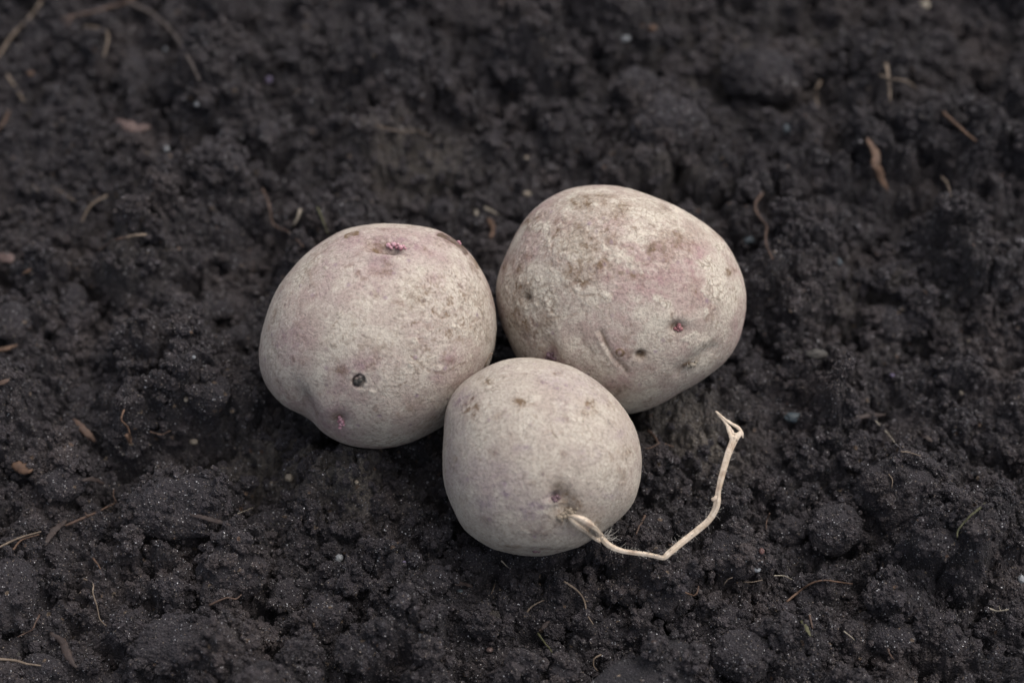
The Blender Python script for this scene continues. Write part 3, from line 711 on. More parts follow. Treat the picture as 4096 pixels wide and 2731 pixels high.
for n, (px, py, w_, h_, lab) in enumerate(CLODS):
    h0 = hit(px, py, HH)
    t = (h0 - CAM) @ FWD
    s = t * KPX
    rx = w_ * s / 2; ry = h_ * s / 2 * 1.05; rz = min(h_, w_) * s / 2 * 0.85
    if 'steep' in lab and 'biggest' not in lab: rz *= 1.35
    smooth = 0.75 if ('smooth' in lab or 'oval lump' in lab) else 0.0
    lvl = 7 if max(rx, ry) > 0.008 else 6
    V, F = clod_verts(rx * 0.95, ry * 0.95, rz, n + 3, lvl, smooth)
    gz = bil(HH, h0[0], h0[1])
    # centre along the same sight line, a third of the way out of the soil
    zc = h0[2] + rz * 0.25
    if 'biggest' in lab: zc += rz * 0.5
    elif 'steep' in lab: zc += rz * 0.55
    elif 'cut by' in lab or 'egg' in lab or 'broad blurred' in lab: zc += rz * 0.5
    elif 'round' in lab or 'upright' in lab or 'wide' in lab or 'egg' in lab: zc += rz * 0.15
    if 'flat' in lab or 'low soil' in lab or 'broad' in lab or 'large glittering' in lab: zc -= rz * 0.25
    P0 = CAM + ray(px, py) * ((zc - CAM[2]) / ray(px, py)[2])
    # keep clear of the potatoes
    W = V + P0
    m = M_DRY if ('pale crusted' in lab) else M_CLOD
    ok = True
    for p in POT:
        dist = np.linalg.norm((P0 - p.C)) - p.rm * 0.93 - max(rx, ry) * 0.9
        if dist < 0:
            P0 = P0 + (P0 - p.C) / np.linalg.norm(P0 - p.C) * (-dist) * np.array([1, 1, 0]) + np.array([0, 0, dist * 0.4])
            W = V + P0
    o = mesh_np('soil_clod', V, F, m, smooth=bool(smooth))
    o.location = P0
    tag(o, lab, 'soil clod', 'clods of soil')
    # remember the tops so that small things rest on them
    up = W[V[:, 2] > 0]
    ix = np.clip(np.searchsorted(GX, up[:, 0]), 0, nx - 1); iy = np.clip(np.searchsorted(GY, up[:, 1]), 0, ny - 1)
    for dx in (-1, 0, 1):
        for dy in (-1, 0, 1):
            np.maximum.at(TOP, (np.clip(iy + dy, 0, ny - 1), np.clip(ix + dx, 0, nx - 1)), up[:, 2])

M_SLAB2 = soil_material('slab_soil', False, (0.010, 0.009, 0.011), (0.020, 0.0175, 0.021), (0.026, 0.022, 0.023), 0.5)
# smooth dark slab at the bottom edge
def slab(poly_px, thick, name, label):
    P = []
    for x, y in poly_px:
        q = CAM + ray(x, y) * ((0.0048 - CAM[2]) / ray(x, y)[2]); P.append(q)
    P = np.array(P); c = P.mean(0)
    bm = bmesh.new()
    vs = [bm.verts.new(Vector(p - c)) for p in P]
    f = bm.faces.new(vs)
    bmesh.ops.recalc_face_normals(bm, faces=[f])
    if f.normal.z < 0: f.normal_flip()
    r = bmesh.ops.extrude_face_region(bm, geom=[f])
    for v in [g for g in r['geom'] if isinstance(g, bmesh.types.BMVert)]: v.co.z -= thick
    bmesh.ops.recalc_face_normals(bm, faces=bm.faces)
    bmesh.ops.bevel(bm, geom=bm.edges[:], offset=0.0004, segments=2, affect='EDGES')
    bmesh.ops.triangulate(bm, faces=bm.faces)
    bmesh.ops.subdivide_edges(bm, edges=bm.edges[:], cuts=5, use_grid_fill=True)
    V = np.array([v.co[:] for v in bm.verts])
    k = fbm3(V * 1000 / 6, 4) * 0.0024
    for v, a in zip(bm.verts, k): v.co += Vector((0, 0, float(a)))
    bmesh.ops.triangulate(bm, faces=bm.faces)
    me = bpy.data.meshes.new(name); bm.to_mesh(me); bm.free()
    for q in me.polygons: q.use_smooth = True
    me.materials.append(M_SLAB2)
    o = bpy.data.objects.new(name, me); COL.objects.link(o); o.location = c
    o.rotation_euler = (math.radians(4), math.radians(3), 0)
    return tag(o, label, 'slab')
slab([(2280,2790),(2475,2640),(2580,2612),(2700,2545),(2800,2585),(2770,2720),(2620,2830),(2440,2870)], 0.006, 'slate_flake', 'smooth bluish dark slab half buried at the bottom edge')

sx, sy = to_px(np.stack([XX.ravel(), YY.ravel(), np.full(XX.size, 0.0015)], 1))
ins = (np.abs(XX.ravel()) < 0.2) & (np.abs(YY.ravel()) < 0.2) & (sy > 2560) & (sy < 2840) & (sx > 2330) & (sx < 2780) & (sy > 2740 - (sx - 2330) * 0.5)
TOP.ravel()[ins] = np.maximum(TOP.ravel()[ins], 0.0047)

# ------------------------------------------------------------ loose crumbs (countless)
def crumb_cloud(name, specs, mat, label):
    VV, FF, off = [], [], 0
    for (count, rmin, rmax, lvl, seed, power) in specs:
        rg = np.random.default_rng(seed)
        protos = []
        for k in range(9):
            V, F = ico(lvl)
            P = V * 3.0
            d = 1 + 0.5 * fbm3(P / 2.2 + k * 9.1 + seed, 2) + 0.32 * fbm3(P / 0.8 + k * 4.1, 3, 0.65) + 0.05 * rg.standard_normal(len(P)) + (0.16 * cell3(P, 1.1, k) if lvl > 2 else 0)
            protos.append(V * d[:, None] * np.array([1, rg.uniform(.7, 1), rg.uniform(.6, .9)]))
        F = ico(lvl)[1]; nv = len(ico(lvl)[0])
        x = rg.uniform(-0.20, 0.20, count * 3); y = rg.uniform(-0.14, 0.20, count * 3)
        e = 0.0006
        slope = np.hypot(bil(TOP, x + e, y) - bil(TOP, x - e, y), bil(TOP, x, y + e) - bil(TOP, x, y - e)) / (2 * e)
        dens = fbm2(x * 1000 / 28 + seed, y * 1000 / 28, 3) + rg.uniform(-0.45, 0.45, len(x)) + 0.22 * np.clip(slope, 0, 4)
        keep = np.argsort(-dens)[:count]
        x = x[keep]; y = y[keep]
        r = rmin + (rmax - rmin) * rg.random(len(x)) ** power
        c = np.stack([x, y, bil(TOP, x, y) + r * 0.35], 1)
        ok = np.ones(len(x), bool)
        for p in POT:
            dd = c - p.C
            ok &= ~((np.linalg.norm(dd, axis=1) < p.rm * 1.02 + r) | ((c[:, 2] < p.C[2]) & (np.hypot(dd[:, 0], dd[:, 1]) < p.rm * 0.6)))
        c = c[ok]; r = r[ok]; N = len(c)
        q = rg.normal(size=(N, 4)); q /= np.linalg.norm(q, axis=1)[:, None]
        a_, b_, c_, d_ = q.T
        Rm = np.stack([1-2*(c_*c_+d_*d_), 2*(b_*c_-a_*d_), 2*(b_*d_+a_*c_), 2*(b_*c_+a_*d_), 1-2*(b_*b_+d_*d_), 2*(c_*d_-a_*b_), 2*(b_*d_-a_*c_), 2*(c_*d_+a_*b_), 1-2*(b_*b_+c_*c_)], 1).reshape(N, 3, 3)
        PP = np.array(protos)[np.arange(N) % 9]
        W_ = (np.einsum('nij,nvj->nvi', Rm, PP) * r[:, None, None] + c[:, None, :]).reshape(-1, 3)
        VV.append(W_)
        if lvl >= 4:
            ix = np.clip(np.searchsorted(GX, W_[:, 0]), 0, nx - 1); iy = np.clip(np.searchsorted(GY, W_[:, 1]), 0, ny - 1)
            for dx in (-1, 0):
                for dy in (-1, 0):
                    np.maximum.at(TOP, (iy + dy, ix + dx), W_[:, 2])
        FF.append((F[None] + (off + np.arange(N) * nv)[:, None, None]).reshape(-1, 3)); off += N * nv
    o = mesh_np(name, np.concatenate(VV), np.concatenate(FF), mat, smooth=False)
    tag(o, label, 'soil crumbs', kind='stuff')
crumb_cloud('soil_crumbs', [(900, 0.0019, 0.0044, 5, 5, 2.0), (5600, 0.0010, 0.0022, 4, 6, 1.6), (14000, 0.0005, 0.0011, 3, 7, 1.4), (26000, 0.00022, 0.0005, 2, 8, 1.2)], M_CRUMB, 'countless loose crumbs of dark soil strewn over the ground')

# ------------------------------------------------------------ tubes (rootlets, stalks, chips)
def catmull(P, step):
    P = np.asarray(P, float)
    if len(P) < 3:
        n = max(3, int(np.linalg.norm(P[-1, :3] - P[0, :3]) / step)); t = np.linspace(0, 1, n)[:, None]
        return P[0] * (1 - t) + P[-1] * t
    Q = np.vstack([2 * P[0] - P[1], P, 2 * P[-1] - P[-2]])
    out = []
    for i in range(1, len(Q) - 2):
        n = max(2, int(np.linalg.norm(Q[i + 1][:3] - Q[i][:3]) / step))
        for k in range(n):
            t = k / n
            out.append(0.5 * (2 * Q[i] + (Q[i + 1] - Q[i - 1]) * t + (2 * Q[i - 1] - 5 * Q[i] + 4 * Q[i + 1] - Q[i + 2]) * t * t + (3 * Q[i] - Q[i - 1] - 3 * Q[i + 1] + Q[i + 2]) * t ** 3))
    out.append(Q[-2]); return np.array(out)

def tube_mesh(path, sides=10, flat=1.0, twist=0.0, rough=0.12, seed=0, ridges=0.0):
    """path (n,4): x y z radius. closed rounded ends; returns V,F (quads as tri pairs)"""
    P = path[:, :3]; R = path[:, 3]
    T = np.gradient(P, axis=0); T /= np.linalg.norm(T, axis=1)[:, None] + 1e-12
    V = []
    up = np.array([0.05, -0.3, 1.0]); 
    for i in range(len(P)):
        b = np.cross(T[i], up); b /= np.linalg.norm(b) + 1e-9; n = np.cross(b, T[i])
        for k in range(sides):
            a = 2 * math.pi * k / sides; a2 = a + twist * i / len(P)
            rr = R[i] * (1 + ridges * math.cos(4 * a + seed))
            V.append(P[i] + rr * (math.cos(a2) * b + flat * math.sin(a2) * n))
    V = np.array(V); n = len(P)
    ctr = np.repeat(P, sides, axis=0)
    if rough:
        k = fbm3(V * 1000 / max(0.6, R.mean() * 1500) + seed * 1.7, 3)
        V = ctr + (V - ctr) * (1 + rough * 3 * k)[:, None]
    F = []
    for i in range(n - 1):
        for k in range(sides):
            a = i * sides + k; b = i * sides + (k + 1) % sides
            F += [(a, b, b + sides), (a, b + sides, a + sides)]
    V = np.vstack([V, P[0], P[-1]])
    for k in range(sides):
        F.append((n * sides, (k + 1) % sides, k)); F.append((n * sides + 1, (n - 1) * sides + k, (n - 1) * sides + (k + 1) % sides))
    return V, np.array(F)

def join(parts):
    V, F, o = [], [], 0
    for v, f in parts: V.append(v); F.append(f + o); o += len(v)
    return np.vstack(V), np.vstack(F)

def smooth_top(x, y, r=0.0008):
    xs = x + r * np.array([0, 1, -1, 0, 0]); ys = y + r * np.array([0, 0, 0, 1, -1])
    return bil(TOP, xs, ys).max()

def ground_path(crop, pts, width, lift=0.0, taper=True, wob=0.5, seed=0, chip=False):
    """crop pixels -> 3D path resting on soil; width in crop pixels"""
    rg = np.random.default_rng(seed + 100)
    out = []
    L = catmull(np.array([(crop[0] + x * crop[2], crop[1] + y * crop[2], 0, 0) for x, y in pts], float), 9.0)
    for i, q in enumerate(L):
        h0 = hit(q[0], q[1]); s = ((h0 - CAM) @ FWD) * KPX
        out.append([h0[0], h0[1], h0[2], s])
    out = np.array(out)
    # smooth the height so that the rootlet bridges little gaps
    z = np.array([smooth_top(a[0], a[1]) for a in out])
    k = max(1, min(len(z) // 4, 5)); zp = np.pad(z, k, mode='edge')
    zs = np.array([zp[i:i + 2 * k + 1].mean() * 0.65 + zp[i:i + 2 * k + 1].max() * 0.35 for i in range(len(z))])
    rad = width * crop[2] * out[:, 3] / 2
    tt = np.linspace(0, 1, len(out))
    if chip: prof = np.clip(np.sin(np.pi * np.clip(tt, 0.04, 0.96)) ** 0.5, 0.25, 1)
    else: prof = (1 - 0.45 * tt) if taper else np.ones_like(tt)
    zf = zs - rad * 0.05 + lift
    # stay on the sight line of the traced pixel while lifting
    res = []
    for i in range(len(out)):
        d = ray(L[i][0], L[i][1]); t = (zf[i] - CAM[2]) / d[2]
        P = CAM + d * t
        # limit jumps
        res.append([*P, rad[i] * prof[i]])
    res = np.array(res)
    wv = fbm3(res[:, :3] * 1000 / 2.5 + seed, 2)
    res[:, 0] += wv * rad * wob; 
    return res

def strand(name, crop, pts, width, mat, label, cat, group, flat=1.0, chip=False, branches=(), seed=0, rough=0.14, lift=0.0003, sides=8):
    parts = []
    p = ground_path(crop, pts, width, seed=seed, chip=chip, lift=lift)
    parts.append(tube_mesh(p, sides if not chip else 14, flat, twist=0 if chip else 1.5, rough=rough, seed=seed))
    for b, bw in branches:
        pb = ground_path(crop, b, bw, seed=seed + 3, lift=lift); parts.append(tube_mesh(pb, 7, 1, rough=rough, seed=seed + 5))
    V, F = join(parts)
    c = V.mean(0)
    o = mesh_np(name, V - c, F, mat); o.location = c
    return tag(o, label, cat, group)

GR = 'rootlets and fibres on the soil'; GC = 'bark chips on the soil'; GP = 'small stones on the soil'
ROOTS = [
    (K1, [(290,10),(200,130),(80,250),(30,330),(-30,420)], 26, M_TAN, 'thick tan root crossing the top left corner', ()),
    (K1, [(940,-20),(860,25),(760,50),(640,85),(500,112),(420,135)], 24, M_BROWN, 'reddish brown twig lying at the top left, left of the thick dark root', (([(500,112),(480,150),(450,180)], 14),)),
    (K1, [(880,20),(1040,100),(1160,200),(1260,340),(1330,470),(1370,560)], 44, M_DARKROOT, 'thick dark brown root curving down at the upper left', ()),
    (K1, [(580,185),(700,200),(740,230),(740,300),(715,390)], 18, M_TAN, 'hooked thin rootlet below the reddish twig', ()),
    (K1, [(1805,1300),(1850,1400),(1880,1540),(1990,1600),(2090,1700)], 14, M_BROWN, 'long faint rootlet behind and left of the left potato', ()),
    (K1, [(2065,1445),(2050,1500),(2020,1550)], 20, M_PALE, 'short pale fibre just behind the left potato', ()),
    (K1, [(2185,1430),(2220,1510),(2260,1620)], 16, M_GREEN, 'greenish fibre running under the back of the left potato', ()),
    (K1, [(740,1345),(640,1400),(590,1470),(560,1530)], 14, M_TAN, 'thin forked rootlet in the left, above the tan rootlet', (([(370,1290),(450,1340),(520,1390)], 12),)),
    (K1, [(50,520),(110,610),(165,700)], 22, M_TAN, 'short tan rootlet at the left edge near the top', ()),
    (K1, [(60,770),(30,840),(-20,910)], 20, M_ORANGE, 'orange brown rootlet leaving the frame at the left', ()),
    (K2, [(230,865),(430,910),(520,898),(620,945)], 9, M_TAN, 'fine pale hair on the soil far behind the two rear potatoes', ()),
    (K2, [(985,1430),(1030,1450),(1080,1480)], 16, M_PALE, 'short pale fibre between the two rear potatoes', ()),
    (K3, [(1400,440),(1420,560),(1430,700)], 26, M_TAN, 'blurred tan straw standing at the upper right with a side shoot', (([(1360,520),(1440,545),(1540,560),(1610,610)], 18),)),
    (K3, [(950,560),(915,640),(930,730)], 18, M_TAN, 'small blurred straw left of the branched straw', ()),
    (K3, [(1795,775),(1930,900),(2025,975)], 26, M_ORANGE, 'straight orange brown twig at the upper right', ()),
    (K3, [(550,1330),(500,1410),(520,1480),(580,1560),(572,1650),(590,1720),(625,1785)], 20, M_BROWN, 'wavy brown rootlet right of the right potato', ()),
    (K3, [(1780,1220),(1820,1260),(1850,1350)], 16, M_TAN, 'short tan fibre right of the brown leaf piece', ()),
    (K4, [(680,160),(790,85),(880,62)], 16, M_BROWN, 'thin brown end of rootlet left of the left potato', ()),
    (K4, [(870,70),(940,52),(1010,48)], 28, M_TAN, 'short straight tan rootlet left of the left potato', ()),
    (K4, [(100,960),(180,1020),(265,1085)], 8, M_GREY, 'fine grey hair at the far left', ()),
    (K4, [(855,1250),(835,1320),(880,1370),(900,1440),(900,1490)], 16, M_ORANGE, 'yellow brown knotted fibre at the left, right of the reddish chip', (([(870,1420),(880,1450),(890,1480)], 34),)),
    (K4, [(1030,1402),(1110,1422),(1175,1395)], 12, M_BROWN, 'thin brown rootlet below the left potato, beside the cream stone', ()),
    (K5, [(1325,1325),(1410,1410),(1475,1495)], 9, M_PALE, 'fine pale hair over the top of the biggest clod', ()),
    (K5, [(1500,1540),(1560,1545),(1640,1570)], 10, M_TAN, 'fine tan hair on the face of the biggest clod', ()),
    (K6, [(-20,640),(130,570),(285,525)], 17, M_TAN, 'straight tan rootlet at the left edge, upper of two', ()),
    (K6, [(90,650),(150,582),(270,545)], 15, M_ORANGE, 'tan rootlet at the left edge, lower of two', ()),
    (K6, [(450,485),(600,420),(700,375),(800,325)], 20, M_BROWN, 'branched brown rootlet in the lower left', (([(800,325),(780,280),(785,235)], 12), ([(600,420),(585,395)], 12))),
    (K6, [(575,850),(640,880),(640,950),(670,1050),(690,1130),(735,1175)], 13, M_TAN, 'long thin wavy rootlet in the lower left', ()),
    (K6, [(640,710),(680,760),(700,810)], 15, M_ORANGE, 'short orange rootlet above the tiny white grain at lower left', ()),
    (K6, [(1440,1030),(1560,980),(1620,990),(1665,958)], 17, M_BROWN, 'kinked brown rootlet below the glittering clod', ()),
    (K6, [(-20,1400),(100,1412),(190,1435),(280,1447)], 22, M_TAN, 'pale rootlet at the bottom left edge', ()),
    (K6, [(1635,402),(1690,380),(1745,358)], 5, M_PALE, 'tiny white hair over a dark crack below the left potato', ()),
    (K6, [(270,1100),(240,1160),(220,1200),(120,1250)], 13, M_BROWN, 'bent brown rootlet in the lower left corner area', ()),
    (K7, [(1530,868),(1620,930),(1670,1000),(1690,1090),(1735,1165)], 16, M_TAN, 'thin wavy rootlet below the front potato', (([(1670,1000),(1700,1005)], 8),)),
    (K7, [(1350,1225),(1400,1290),(1450,1355)], 17, M_GREEN, 'straight dull green stem near the bottom centre', ()),
    (K7, [(1790,1370),(1740,1400),(1738,1450),(1765,1485)], 13, M_TAN, 'hook shaped rootlet near the bottom by the smooth slab', ()),
    (K7, [(1055,885),(1045,920),(1030,955)], 10, M_TAN, 'tiny pale fibre straight below the front potato', ()),
    (K7, [(1260,1112),(1300,1050),(1360,1012),(1395,998)], 14, M_TAN, 'curved pale fibre on a crumb below the front potato', ()),
    (K7, [(2090,415),(2060,470),(2025,545)], 20, M_BROWN, 'brown rootlet between the front potato and the dry stalk', ()),
    (K7, [(1920,1515),(1830,1530),(1750,1565)], 15, M_TAN, 'thin rootlet lying on the smooth slab at the bottom edge', ()),
    (K7, [(1100,725),(1150,775)], 9, M_PALE, 'tiny pale hair just under the front potato', ()),
    (K8, [(715,1008),(800,940),(880,885),(970,860),(1060,870),(1170,885)], 17, M_ORANGE, 'curved orange rootlet over the smooth oval lump', ()),
    (K8, [(0,935),(80,965),(105,930),(112,900)], 12, M_ORANGE, 'thin hooked orange fibre right of the stalk bend, low', ()),
    (K8, [(285,890),(310,855),(345,840)], 10, M_TAN, 'tiny tan fibre under the wide clod by the stalk', ()),
    (K8, [(630,828),(700,830),(755,855)], 8, M_PALE, 'fine pale hair left of the curved orange rootlet', ()),
    (K8, [(420,872),(480,872),(550,858)], 8, M_TAN, 'fine tan hair beside the white stone near the stalk bend', ()),
    (K8, [(2085,335),(1980,420),(1900,510),(1890,565)], 19, M_GREEN, 'dull green twig at the right edge below the biggest clod', ()),
    (K8, [(2105,1052),(2170,1072),(2245,1060)], 14, M_PALE, 'pale forked fibre at the lower right edge', (([(2190,1068),(2180,1040)], 8),)),
    (K8, [(875,1100),(885,1150),(897,1195)], 16, M_BROWN, 'reddish stem beside the green blade', ()),
    (K8, [(1110,1210),(1150,1240),(1185,1272)], 9, M_PALE, 'tiny pale hair right of the green blade', ()),
    (K8, [(1415,1330),(1430,1370),(1455,1405)], 13, M_BROWN, 'short brown rootlet on a clod near the bottom right', ()),
    (K8, [(1420,130),(1445,170),(1440,225)], 9, M_TAN, 'short tan hair on the front of the biggest clod', ()),
    (K8, [(600,400),(580,450),(575,510)], 11, M_BROWN, 'thin brown rootlet at the gap right of the dry stalk', ()),
    (CS, [(880,315),(930,360),(975,430),(1040,440),(1110,465)], 26, M_BROWN, 'brown forked rootlet right of the front potato, under the right potato', (([(975,430),(920,465),(860,480)], 14),)),
]
for n, (cr, pts, wd, mt, lab, br) in enumerate(ROOTS):
    strand('rootlet', cr, pts, wd, mt, lab, 'rootlet', GR, branches=br, seed=n)
CHIPS = [
    ('bark_chip', K1, [(800,830),(870,865),(950,880),(1035,875)], 78, M_PINKBARK, 'pinkish brown bark chip in the upper left', 0.3),
    ('leaf_fragment', K3, [(1270,950),(1325,1050),(1335,1130),(1365,1210),(1420,1320)], 62, M_ORANGE, 'orange brown shrivelled leaf piece at the upper right', 0.25),
    ('seed_husk', K2, [(1005,1500),(1035,1545),(1050,1590),(1020,1640)], 42, M_ORANGE, 'curled orange brown husk between the two rear potatoes', 0.4),
    ('bark_chip', K4, [(505,1315),(570,1385),(655,1475)], 52, M_BROWN, 'reddish brown bark chip at the left', 0.4),
    ('bark_chip', K4, [(-40,850),(30,832),(115,808)], 34, M_ORANGE, 'tan splinter poking in at the left edge', 0.4),
    ('bark_chip', K4, [(-20,190),(30,205),(90,230)], 80, M_PINKBARK, 'dull pinkish flake at the left edge of the soil', 0.3),
    ('bark_chip', K4, [(150,320),(210,285)], 26, M_ORANGE, 'tiny ochre splinter at the far left', 0.4),
    ('bark_chip', K4, [(-20,1080),(60,1045)], 40, M_BROWN, 'brown splinter at the left edge below the tan splinter', 0.4),
    ('bark_chip', K6, [(85,65),(150,85),(225,110)], 88, M_ORANGE, 'orange block shaped bark chip at the far left', 0.5),
    ('bark_chip', K6, [(305,620),(370,520),(455,450)], 46, M_DARKBARK, 'long dark brown bark splinter at lower left', 0.35),
    ('bark_chip', K6, [(1300,405),(1440,440),(1590,482)], 34, M_DARKBARK, 'flat brown splinter on the broad clod below the left potato', 0.35),
    ('bark_chip', K6, [(345,1220),(430,1290),(470,1380),(525,1460)], 56, M_DARKBARK, 'long rounded brown bark strip in the bottom left corner', 0.4),
    ('bark_chip', K6, [(560,175),(640,165),(720,195)], 34, M_DARKBARK, 'dark splinter over a crack below the orange chip', 0.35),
    ('bark_chip', K7, [(780,890),(840,885),(900,905)], 30, M_DARKBARK, 'small dark flake below the front potato', 0.35),
    ('bark_chip', K7, [(1380,1200),(1430,1140)], 34, M_DARKBARK, 'short dark brown chip near the straight green stem', 0.4),
    ('bark_chip', K5, [(1630,1405),(1720,1470)], 36, M_DARKBARK, 'dark reddish flake on top of the biggest clod', 0.3),
    ('bark_chip', K5, [(1190,1310),(1300,1290),(1400,1285)], 36, M_DARKBARK, 'dark bark strip just behind the biggest clod', 0.4),
    ('grass_blade', K8, [(800,1105),(845,1175),(880,1245)], 30, M_GREEN, 'short green blade poking out of the soil at lower right', 0.25),
]
for n, (nm, cr, pts, wd, mt, lab, fl) in enumerate(CHIPS):
    strand(nm, cr, pts, wd, mt, lab, nm.replace('_', ' '), GC if nm == 'bark_chip' else None, flat=fl, chip=True, seed=200 + n, rough=0.2, lift=0.0001)

STONES = [
    (K2, 1950, 265, 85, 52, M_WHITE, 'bluish white blurred stone at the top centre'),
    (K2, 2140, 195, 62, 50, M_ORANGE, 'orange blurred stone at the top, right of the bluish white one'),
    (K2, 930, 1462, 34, 62, M_PALE, 'upright pale seed like grain between the two rear potatoes'),
    (K2, 1275, 1335, 75, 36, M_CREAM, 'flat cream grain behind the left end of the right potato'),
    (K2, 1275, 1090, 44, 34, M_CREAM, 'small cream grain behind the flat cream one'),
    (K3, 1672, 40, 80, 72, M_PALE, 'pale blurred stone at the very top on the right'),
    (K3, 720, 885, 56, 84, M_TEAL, 'teal blurred stone at the upper right'),
    (K5, 1070, 235, 60, 60, M_TEAL, 'small blue grey stone right of the right potato'),
    (K5, 460, 90, 80, 60, M_TEAL, 'dull teal stone close to the right potato'),
    (K5, 925, 872, 155, 85, M_GREY, 'flat grey brown pebble right of the right potato'),
    (K5, 1920, 1137, 46, 40, M_CREAM, 'tiny cream pebble in the right part'),
    (K5, 1975, 780, 34, 26, M_CREAM, 'tiny cream pebble above the other at right'),
    (K5, 765, 1305, 135, 82, M_TEAL, 'blue grey pebble behind the tip of the dry stalk'),
    (K5, 1445, 1015, 34, 28, M_VIOLET, 'tiny lilac grain right of the flat grey pebble'),
    (K4, 1332, 1470, 60, 52, M_CREAM, 'cream pebble below the left potato'),
    (K4, 1282, 1182, 34, 40, M_CREAM, 'small cream grain left of the left potato, above the cream pebble'),
    (K4, 1334, 890, 32, 28, M_WHITE, 'small white grain left of the left potato'),
    (K6, 1990, 155, 62, 62, M_CREAM, 'ochre cream stone in the soil under the left potato'),
    (K6, 1868, 190, 28, 26, M_CREAM, 'tiny ochre grain beside the ochre cream stone'),
    (K6, 2332, 708, 62, 66, M_WHITE, 'white pebble left of the bottom of the front potato'),
    (K6, 670, 824, 32, 30, M_WHITE, 'tiny white grain at the lower left by the orange rootlet'),
    (K6, 110, 1370, 56, 60, M_GREY, 'grey pebble at the left edge near the bottom'),
    (K7, 104, 184, 32, 34, M_CREAM, 'tiny cream grain left of the front potato'),
    (K7, 430, 737, 34, 30, M_VIOLET, 'violet grain lower left of the front potato'),
    (K7, 815, 936, 50, 34, M_TEAL, 'blue grey grain below the front potato'),
    (K7, 536, 1242, 58, 42, M_WHITE, 'ragged white pebble near the bottom, left of centre'),
    (K7, 1020, 1338, 48, 40, M_PINKBARK, 'pinkish pebble near the bottom centre'),
    (K8, 510, 786, 68, 42, M_WHITE, 'white pebble just right of the stalk bend'),
    (K8, 2332, 852, 52, 66, M_WHITE, 'white pebble at the right edge of the frame'),
    (K8, 545, 660, 42, 50, M_RED, 'red grain set in the wide clod by the stalk'),
    (K8, 672, 406, 36, 32, M_GREY, 'small grey grain right of the dry stalk'),
    (K1, 1138, 345, 40, 46, M_WHITE, 'blurred white grain beside the thick dark root'),
    (K1, 1355, 718, 34, 36, M_WHITE, 'blurred white grain below the end of the thick dark root'),
    (K1, 1146, 1025, 44, 38, M_WHITE, 'blurred white grain behind the egg shaped clod'),
    (K1, 1850, 552, 54, 56, M_VIOLET, 'blurred violet grain at the upper left'),
    (K1, 210, 508, 56, 36, M_ORANGE, 'orange grain at the upper left near the short tan rootlet'),
]
for n, (cr, x, y, w_, h_, mt, lab) in enumerate(STONES):
    px, py = cr[0] + x * cr[2], cr[1] + y * cr[2]
    h0 = hit(px, py); s = ((h0 - CAM) @ FWD) * KPX * cr[2]
    V, F = ico(4)
    R3 = rotmat(n * 0.9, n * 1.7, n * 0.4)
    P = (V @ R3.T)
    d = 1 + 0.28 * fbm3(P * 1.4 + n * 5.7, 3)
    P = P * d[:, None]
    P = P + 0.07 * cell3(P * 3, 1.3, n % 9)[:, None] * P
    P = P / np.abs(P).max(0) * np.array([w_ * s / 2, h_ * s / 2, min(w_, h_) * s / 2 * 0.9])
    o = mesh_np('pebble', P, F, mt)
    o.location = CAM + ray(px, py) * ((h0[2] + min(w_, h_) * s * 0.08 - CAM[2]) / ray(px, py)[2])
    tag(o, lab, 'pebble', GP)

# ------------------------------------------------------------ potato parts
M_BUD = simple('pink_bud', (0.27, 0.10, 0.125), (0.56, 0.36, 0.40), 0.45, 900)
M_BUDDARK = simple('purple_bud', (0.07, 0.035, 0.045), (0.19, 0.125, 0.14), 0.5, 900)
M_BUDRED = simple('red_bud', (0.15, 0.045, 0.055), (0.36, 0.18, 0.18), 0.45, 900)

def sprout(p, crop, pts, mat, name='sprout', label=None, lift=0.1):
    parts = []
    for n, (x, y, rx, ry) in enumerate(pts):
        P0, N = on_potato(p, crop[0] + x * crop[2], crop[1] + y * crop[2])
        s = p.t * KPX * crop[2]
        V, F = ico(4)
        d = 1 + 0.22 * fbm3(V * 1.8 + n * 4.1 + x, 3)
        V = V * d[:, None] * np.array([rx * s, ry * s, (rx + ry) / 2 * s])
        parts.append((V @ rotmat(0.3 * n, 0.5 * n, n * 0.8).T + P0 + N * (lift * rx * s), F))
    V, F = join(parts)
    o = mesh_np(name, V - p.base, F, mat, p.root)
    if label: o['label'] = label
    return o
sprout(P_L, CL, [(900,213,15,15),(918,226,11,12),(936,211,16,16),(952,226,10,11),(974,230,20,16),(990,218,11,11),(926,200,9,9),(1004,230,8,8),(960,204,8,8)], M_BUD, label='cluster of pink buds in the top hollow', lift=0.6)
sprout(P_L, CL, [(600,1290,13,15),(612,1305,12,16),(603,1322,12,14),(598,1342,9,13),(588,1305,9,9),(620,1325,9,9),(594,1277,10,10)], M_BUD, label='pink bud low on the front', lift=0.6)
sprout(P_L, CL, [(1335,190,12,9),(1346,200,9,8)], M_BUD, label='tiny pink bud on the brown rim', lift=0.5)
sprout(P_R, CR, [(1226,950,17,17),(1240,962,13,13),(1208,962,11,12),(1232,936,10,12),(1222,972,11,8)], M_BUDRED, label='red bud on the right side', lift=0.7)
sprout(P_R, CR, [(420,1125,16,20),(436,1140,15,17),(412,1145,12,14),(440,1118,10,10),(455,1150,10,12)], M_BUDDARK, label='dark pink bud half hidden by the front potato', lift=0.6)
sprout(P_R, CR, [(1310,1186,24,13),(1335,1172,14,9),(1290,1196,12,8)], M_PALE, label='pale dry tuft in the lower right eye', lift=0.5)
sprout(P_F, CF, [(842,1062,18,14),(866,1050,14,12),(850,1078,16,12),(880,1062,10,12),(868,1082,10,8)], M_BUDDARK, label='purple bud above the stalk', lift=0.4)
sprout(P_F, CF, [(715,1432,20,7),(745,1436,12,6)], M_BUDDARK, label='dark eye on the underside', lift=0.3)
